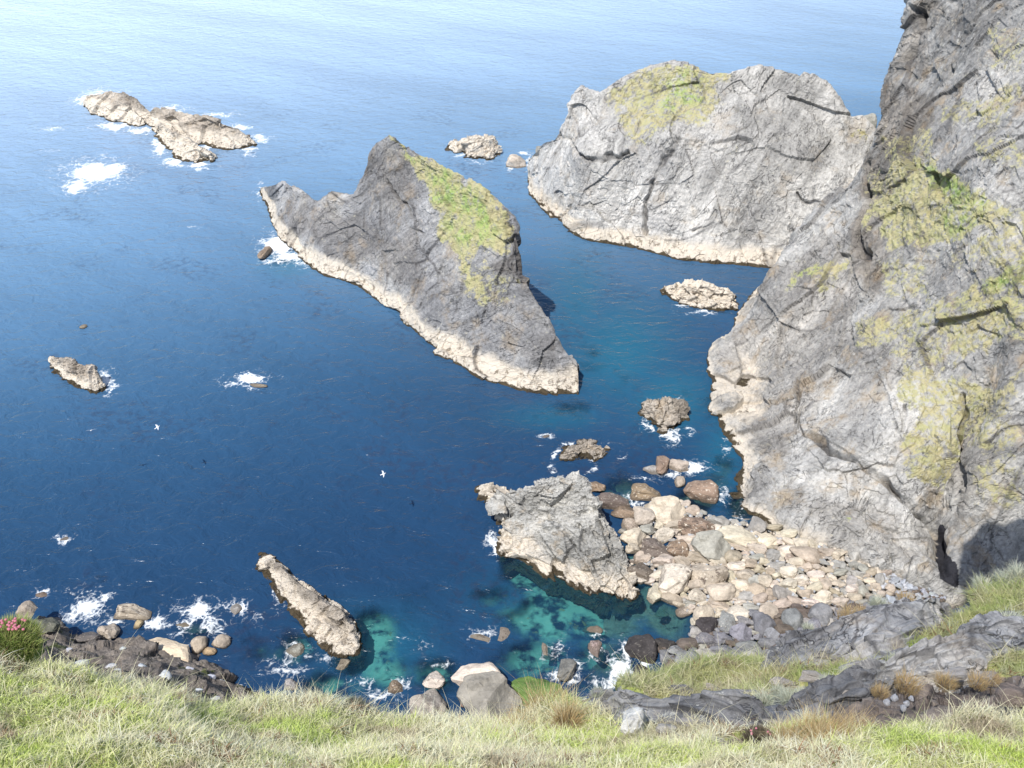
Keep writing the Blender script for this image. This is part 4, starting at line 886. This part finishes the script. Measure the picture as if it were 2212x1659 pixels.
# scatter roots over the turf
F = grid_faces(nr, nc, flip); fm_ = (soil[F].mean(1) < .25) & (rock[F].mean(1) < .25) & (below[F].max(1) < 1)
F = F[fm_]; A = Vf[F[:, 0]]; B = Vf[F[:, 1]]; C_ = Vf[F[:, 2]]; D_ = Vf[F[:, 3]]
area = np.linalg.norm(np.cross(B-A, D_-A), axis=1); cen = (A+C_)/2; dist = np.linalg.norm(cen-CAM, axis=1)
cu, cv = project(cen); vis = (cu > -140) & (cu < 2350) & (cv < 1850)
wgt = area*vis*dist**-1.3; wgt /= wgt.sum()
NB = 270000
idx = RNG.choice(len(F), NB, p=wgt); a1 = RNG.random((NB, 1)); a2 = RNG.random((NB, 1))
root = A[idx]*(1-a1)*(1-a2)+B[idx]*a1*(1-a2)+C_[idx]*a1*a2+D_[idx]*(1-a1)*a2
ds = dist[idx]; ru, rv = project(root)
pn = fbm(root*.9, 3, 101); pn2 = fbm(root*2.6, 2, 103); pn3 = fbm(root*.5+9, 2, 105)
far = smooth(9.5, 12.5, ds); rightb = smooth(1700, 1900, ru)*smooth(1520, 1560, rv)
straw = np.clip(.82+pn*1.1+pn2*.7-.35*far-.2*rightb+RNG.normal(0, .30, NB), 0, 1)[:, None]
col = GREEN*(1-straw)+STRAW*straw
olv = smooth(-.2, .3, fbm(root*1.3+40, 3, 131))[:, None]; col = col*(1-.72*far[:, None])+(np.array([.27, .34, .12])*olv+np.array([.42, .38, .22])*(1-olv))*.72*far[:, None]
gm = (smooth(.25, .5, pn3)*RNG.random(NB))[:, None]; col = col*(1-.25*gm)+GREY*.25*gm
pb = (smooth(.28, .5, fbm(root*1.7+90, 3, 141))*.8)[:, None]; col = col*(1-pb)+np.array([.42, .34, .25])*pb
rust = ((pn2 > .35) & (RNG.random(NB) < .3))[:, None]; col = np.where(rust, RUST, col)
hea = (smooth(.12, .4, fbm(root*1.1+30, 3, 111))*smooth(1150, 1350, ru)*smooth(1560, 1600, rv)*(1-rightb))[:, None]; col = col*(1-.6*hea)+np.array([.20, .16, .10])*.6*hea
col = np.clip(col*RNG.uniform(.62, 1.35, (NB, 1)), 0, .97)
L = RNG.gamma(6, 1/6, NB)*np.interp(ds, [5.5, 7, 9, 14, 25], [.042, .056, .082, .13, .16])*(1+.35*pn)
L = np.clip(L, .03, .7)
W = np.interp(ds, [5, 8, 14, 26], [.0050, .0062, .010, .018])*RNG.uniform(.6, 1.6, NB)
th = fbm(root*1.6+70, 2, 121)*3.5+RNG.normal(0, 1.9, NB)+.3
lm_ = RNG.uniform(.25, 1.5, NB)
lean = np.stack([np.cos(th)*lm_, np.sin(th)*lm_, -.15*lm_], 1)
stalk = RNG.random(NB) < .012; L = np.where(stalk, np.clip(L*3.2, .12, .42), L); W = np.where(stalk, W*.7, W)
col = np.where(stalk[:, None], STRAW*RNG.uniform(.75, 1.0, (NB, 1)), col)
Vg, Fg, Cg = blades(NB, root, L, W, lean, col)
o = link('grass', make_mesh('grass', Vg, Fg, M_GRASS, cols=Cg, smooth_sh=False)); tag(o, 'green and straw-coloured clifftop grass', 'grass', kind='stuff')

def tuft_mesh(n, rad, L, W, cols, lean=.9, seed=0):
    r = np.random.default_rng(seed)
    a = r.uniform(0, 6.28, n); q = rad*np.sqrt(r.random(n)); root = np.stack([np.cos(a)*q, np.sin(a)*q, np.zeros(n)], 1)
    an = a+r.normal(0, .6, n); lm = r.uniform(.2, 1, n)*lean
    ln = np.stack([np.cos(an)*lm, np.sin(an)*lm, -.2*lm], 1); k = r.random((n, 1)); cc = (np.array(cols[0])*k+np.array(cols[1])*(1-k))*r.uniform(.75, 1.15, (n, 1))
    V, F, C = blades(n, root+np.array([0, 12., 70]), np.clip(r.gamma(9, 1/9, n), .3, 1.8)*L, np.full(n, W), ln, cc)
    return make_mesh('grass_tuft', V-np.array([0, 12., 70]), F, M_GRASS, cols=C, smooth_sh=False)
T_STRAW = [tuft_mesh(420, .16, .42, .009, ((.72, .60, .36), (.60, .42, .20)), .9, i) for i in range(3)]
T_PALE = [tuft_mesh(500, .22, .26, .016, ((.74, .74, .60), (.55, .60, .50)), 1.0, 10+i) for i in range(3)]
T_ORANGE = [tuft_mesh(420, .26, .30, .010, ((.72, .58, .30), (.62, .44, .26)), .8, 20+i) for i in range(2)]
def tuft(u, v, size, meshes, label, group=None, i=0):
    d = fgdist(u, v); p = atd(u, v, d-.03-.25*(d > 15)); o = link('grass_tuft', meshes[i % len(meshes)]); o.location = [float(c) for c in p]
    k = size*depth_of(p)/FOC/.6; o.scale = (k, k, k); o.rotation_euler = (0, 0, random.random()*6); tag(o, label, 'grass tuft', group)
tuft(1178, 1560, 120, T_STRAW, 'tall spiky straw-coloured tuft standing against the water beside the green-weeded boulder')
tuft(1225, 1570, 90, T_STRAW, 'second tall straw tuft leaning over the dark outcrop\'s left end', i=1)
tuft(1120, 1590, 80, T_ORANGE, 'orange-tinged tuft at the grass lip below the huge grey-faced boulder')
tuft(1100, 1600, 70, T_STRAW, 'straw tuft at the left of the tall spiky one', i=2)
for i, (a_u, a_v, sz) in enumerate([(1829,1336,46),(1862,1330,40),(1775,1385,44),(1735,1395,34),(1955,1300,42)]):
    tuft(a_u, a_v, sz, T_ORANGE, 'golden dry tuft growing on the upper slate ledge', 'golden tufts on the upper ledge', i)
for i, (a_u, a_v, sz) in enumerate([(1896,1310,44),(1745,1360,28),(2066,1372,48),(2128,1382,40),(2184,1350,60),(1905,1330,34),(2200,1250,60),(2120,1268,44),(2170,1258,50)]):
    tuft(a_u, a_v, sz, T_PALE, 'cream-white wiry tuft growing along the slate ledges', 'cream-white tufts along the ledges', i)
for i, (a_u, a_v, sz) in enumerate([(1787,1480,44),(1705,1515,52),(1730,1510,44),(1826,1458,34),(1932,1430,36),(1290,1500,30),(1650,1520,50),(1680,1500,40)]):
    tuft(a_u, a_v, sz, T_PALE, 'silvery lichen-like tuft on the edge of the lower slate ledge', 'silvery tufts on the lower ledge', i+1)
for i, (a_u, a_v, sz) in enumerate([(1958,1484,60),(2040,1480,50),(2110,1478,46),(1900,1500,40),(2140,1470,40)]):
    tuft(a_u, a_v, sz, T_ORANGE, 'rusty dry tuft hanging over the brown soil bank', 'rusty tufts over the soil bank', i)
for i, (a_u, a_v, sz) in enumerate([(1700,1610,80),(1745,1600,90),(1790,1595,90),(1840,1590,80),(1770,1620,90),(1820,1615,80),(1870,1600,60)]):
    tuft(a_u, a_v, sz, T_STRAW, 'bright straw tuft in the thick clump below the dark outcrop', 'straw tufts in the thick clump', i)
# thrift cushion at the left edge
def leafy(name, u, v, dist, rad, n, label, cat, flowers=0, cols=((.34, .48, .12), (.58, .56, .24))):
    base = atd(u, v, dist); r = np.random.default_rng(int(u+v)); root = link(name, None); root.location = [float(c) for c in base]; tag(root, label, cat)
    a = r.uniform(0, 6.28, n); q = rad*np.sqrt(r.random(n)); el = np.sqrt(np.clip(1-(q/rad)**2, 0, 1))*rad*.55
    rt = np.stack([np.cos(a)*q, np.sin(a)*q, el-.05], 1); lm = r.uniform(.3, .9, n)
    k = r.random((n, 1)); cc = (np.array(cols[0])*k+np.array(cols[1])*(1-k))*r.uniform(.6, 1.1, (n, 1))
    V, F, C = blades(n, rt+np.array([0, 12, 70.]), r.uniform(.2, .5, n)*rad**.7*.75, np.full(n, .008), np.stack([np.cos(a)*lm, np.sin(a)*lm, 0*a], 1), cc)
    link('leaves', make_mesh('leaves', V-np.array([0, 12, 70.]), F, M_GRASS, cols=C, smooth_sh=False), root)
    V3_, F3_ = ICO[3]
    dome = V3_*np.array([rad*.95, rad*.95, rad*.52])*(1+perlin(V3_*2, 4)*.2)[:, None]
    link('mound', make_mesh('mound', dome-np.array([0, 0, .06]), F3_, M_GRASS, cols=np.tile(np.array(cols[0])*.6, (len(dome), 1))), root)
    fm2 = None
    for i in range(flowers):
        if fm2 is None:
            fv = V2*np.array([.22, .22, .17])*(.055 if flowers > 10 else .04)*(1+perlin(V2*6, 3)*.3)[:, None]; fm2 = make_mesh('flower', fv, F2, M_GRASS, cols=np.tile([.75, .30, .38], (len(fv), 1)))
        aa = r.uniform(0, 6.28); qq = rad*r.uniform(.2, .85); fo_ = link('flower', fm2, root); fo_.location = (math.cos(aa)*qq, abs(math.sin(aa))*qq*.9, math.sqrt(max(rad*rad-qq*qq, 0))*.55+rad*.28)
    return root
leafy('thrift_cushion', 20, 1398, 9.0, .24, 2600, 'green leafy cushion with pink thrift flowers at the cliff edge, behind the grass', 'plant', 34)
leafy('heather_clump', 1640, 1600, 8.0, .11, 1500, 'dark heather clump with tiny magenta buds between the outcrop and the straw grass', 'plant', 6, ((.16, .15, .09), (.25, .2, .16)))
leafy('red_leaved_plant', 700, 1530, 9.7, .10, 700, 'low reddish-green succulent plant at the grass lip above the shallows', 'plant', 0, ((.42, .2, .12), (.35, .36, .12)))
leafy('grey_scrub', 760, 1545, 9.7, .17, 900, 'wiry grey-green scrub at the grass lip next to the reddish plant', 'plant', 0, ((.22, .24, .17), (.34, .33, .25)))

# ------------------------------------------------------------------ gulls
s = NT('gull_feather'); M_GULL = s.out(s.princ(s.mix(s.noise(s.n('ShaderNodeTexCoord').outputs['Object'], 9), (.72, .73, .75), (.85, .85, .85)), .7))
s = NT('gull_wing_grey'); M_WING = s.out(s.princ(s.mix(s.noise(s.n('ShaderNodeTexCoord').outputs['Object'], 7), (.50, .53, .57), (.66, .68, .71)), .7))
s = NT('gull_bill'); M_BILL = s.out(s.princ((.7, .5, .1), .5))
def gull(u, v, z, yaw, bank, label):
    root = link('gull', None); root.location = [float(c) for c in atz(u, v, z)]; root.rotation_euler = (bank, 0, yaw); tag(root, label, 'gull')
    V_, F_ = ICO[3]; t = V_[:, 1]
    b = V_*np.array([.075, .24, .07]); b *= np.stack([1-.35*t, np.ones(len(t)), 1-.3*t], 1)*1.0
    hd = V_*np.array([.045, .06, .045])+np.array([0, .24, .035])
    body = make_mesh('body', np.vstack([b, hd]), np.vstack([F_, F_+len(V_)]), M_GULL); link('body', body, root)
    bl = V2*np.array([.012, .04, .012])+np.array([0, .31, .03]); link('bill', make_mesh('bill', bl, F2, M_BILL), root)
    tl = np.array([[-.03, -.18, .0], [.03, -.18, .0], [.08, -.36, .0], [0, -.38, .012], [-.08, -.36, 0], [0, -.18, .02]]); link('tail', make_mesh('tail', tl, np.array([[0, 5, 3], [0, 3, 4], [5, 1, 3], [1, 2, 3]]), M_GULL), root)
    for sg in (-1, 1):
        xs = [.03, .2, .36, .52, .66]; le = [.10, .13, .10, .03, -.08]; te = [-.08, -.07, -.07, -.08, -.10]; zz = [.03, .08, .10, .08, .04]
        W_ = []; 
        for k in range(5):
            for (yy, dz) in ((le[k], 0), ((le[k]+te[k])/2, .018*(1-k/5)), (te[k], 0)): W_.append([sg*xs[k], yy, zz[k]+dz])
        link('wing', make_mesh('wing', np.array(W_), grid_faces(5, 3, sg < 0), M_WING), root)
gull(340, 923, 9, -1.0, .25, 'white gull gliding over open water, the upper right one of the close pair')
gull(197, 930, 9, .3, -.5, 'white gull banking over open water, below the tilted slab rock')
gull(828, 1024, 8, -1.3, .2, 'lone white gull over the dark water under the sea stack')

# ------------------------------------------------------------------ light, sky, camera
SUN_EL = math.radians(60); hx, hy = .56, .83           # sunlight travels towards +x +y (from behind left)
w = bpy.data.worlds.new('World'); scene.world = w; w.use_nodes = True; nt = w.node_tree
bg = nt.nodes['Background']; sky = nt.nodes.new('ShaderNodeTexSky'); sky.sky_type = 'NISHITA'; sky.sun_disc = False
sky.sun_elevation = SUN_EL; sky.sun_rotation = math.atan2(-hx, -hy); sky.dust_density = 1.2; sky.air_density = 1.0; sky.altitude = 80
nt.links.new(sky.outputs[0], bg.inputs[0]); bg.inputs[1].default_value = .15
sl = bpy.data.lights.new('sun', 'SUN'); sl.energy = 5.0; sl.angle = math.radians(.6); sl.color = (1, .965, .915)
so = bpy.data.objects.new('sun', sl); COL.objects.link(so)
from mathutils import Vector
so.rotation_euler = Vector((hx*math.cos(SUN_EL), hy*math.cos(SUN_EL), -math.sin(SUN_EL))).to_track_quat('-Z', 'Y').to_euler()
cam = bpy.data.cameras.new('camera'); co = bpy.data.objects.new('camera', cam); COL.objects.link(co)
co.location = (0, 0, H); co.rotation_euler = (math.pi/2-PITCH, 0, 0)
cam.sensor_width = 36; cam.lens = 36*FOC/2212; cam.clip_start = .1; cam.clip_end = 30000
scene.camera = co
scene.view_settings.view_transform = 'Standard'; scene.view_settings.look = 'None'; scene.view_settings.exposure = 0
scene.render.resolution_x = 1024; scene.render.resolution_y = 768
scene.cycles.max_bounces = 6; scene.cycles.transparent_max_bounces = 8
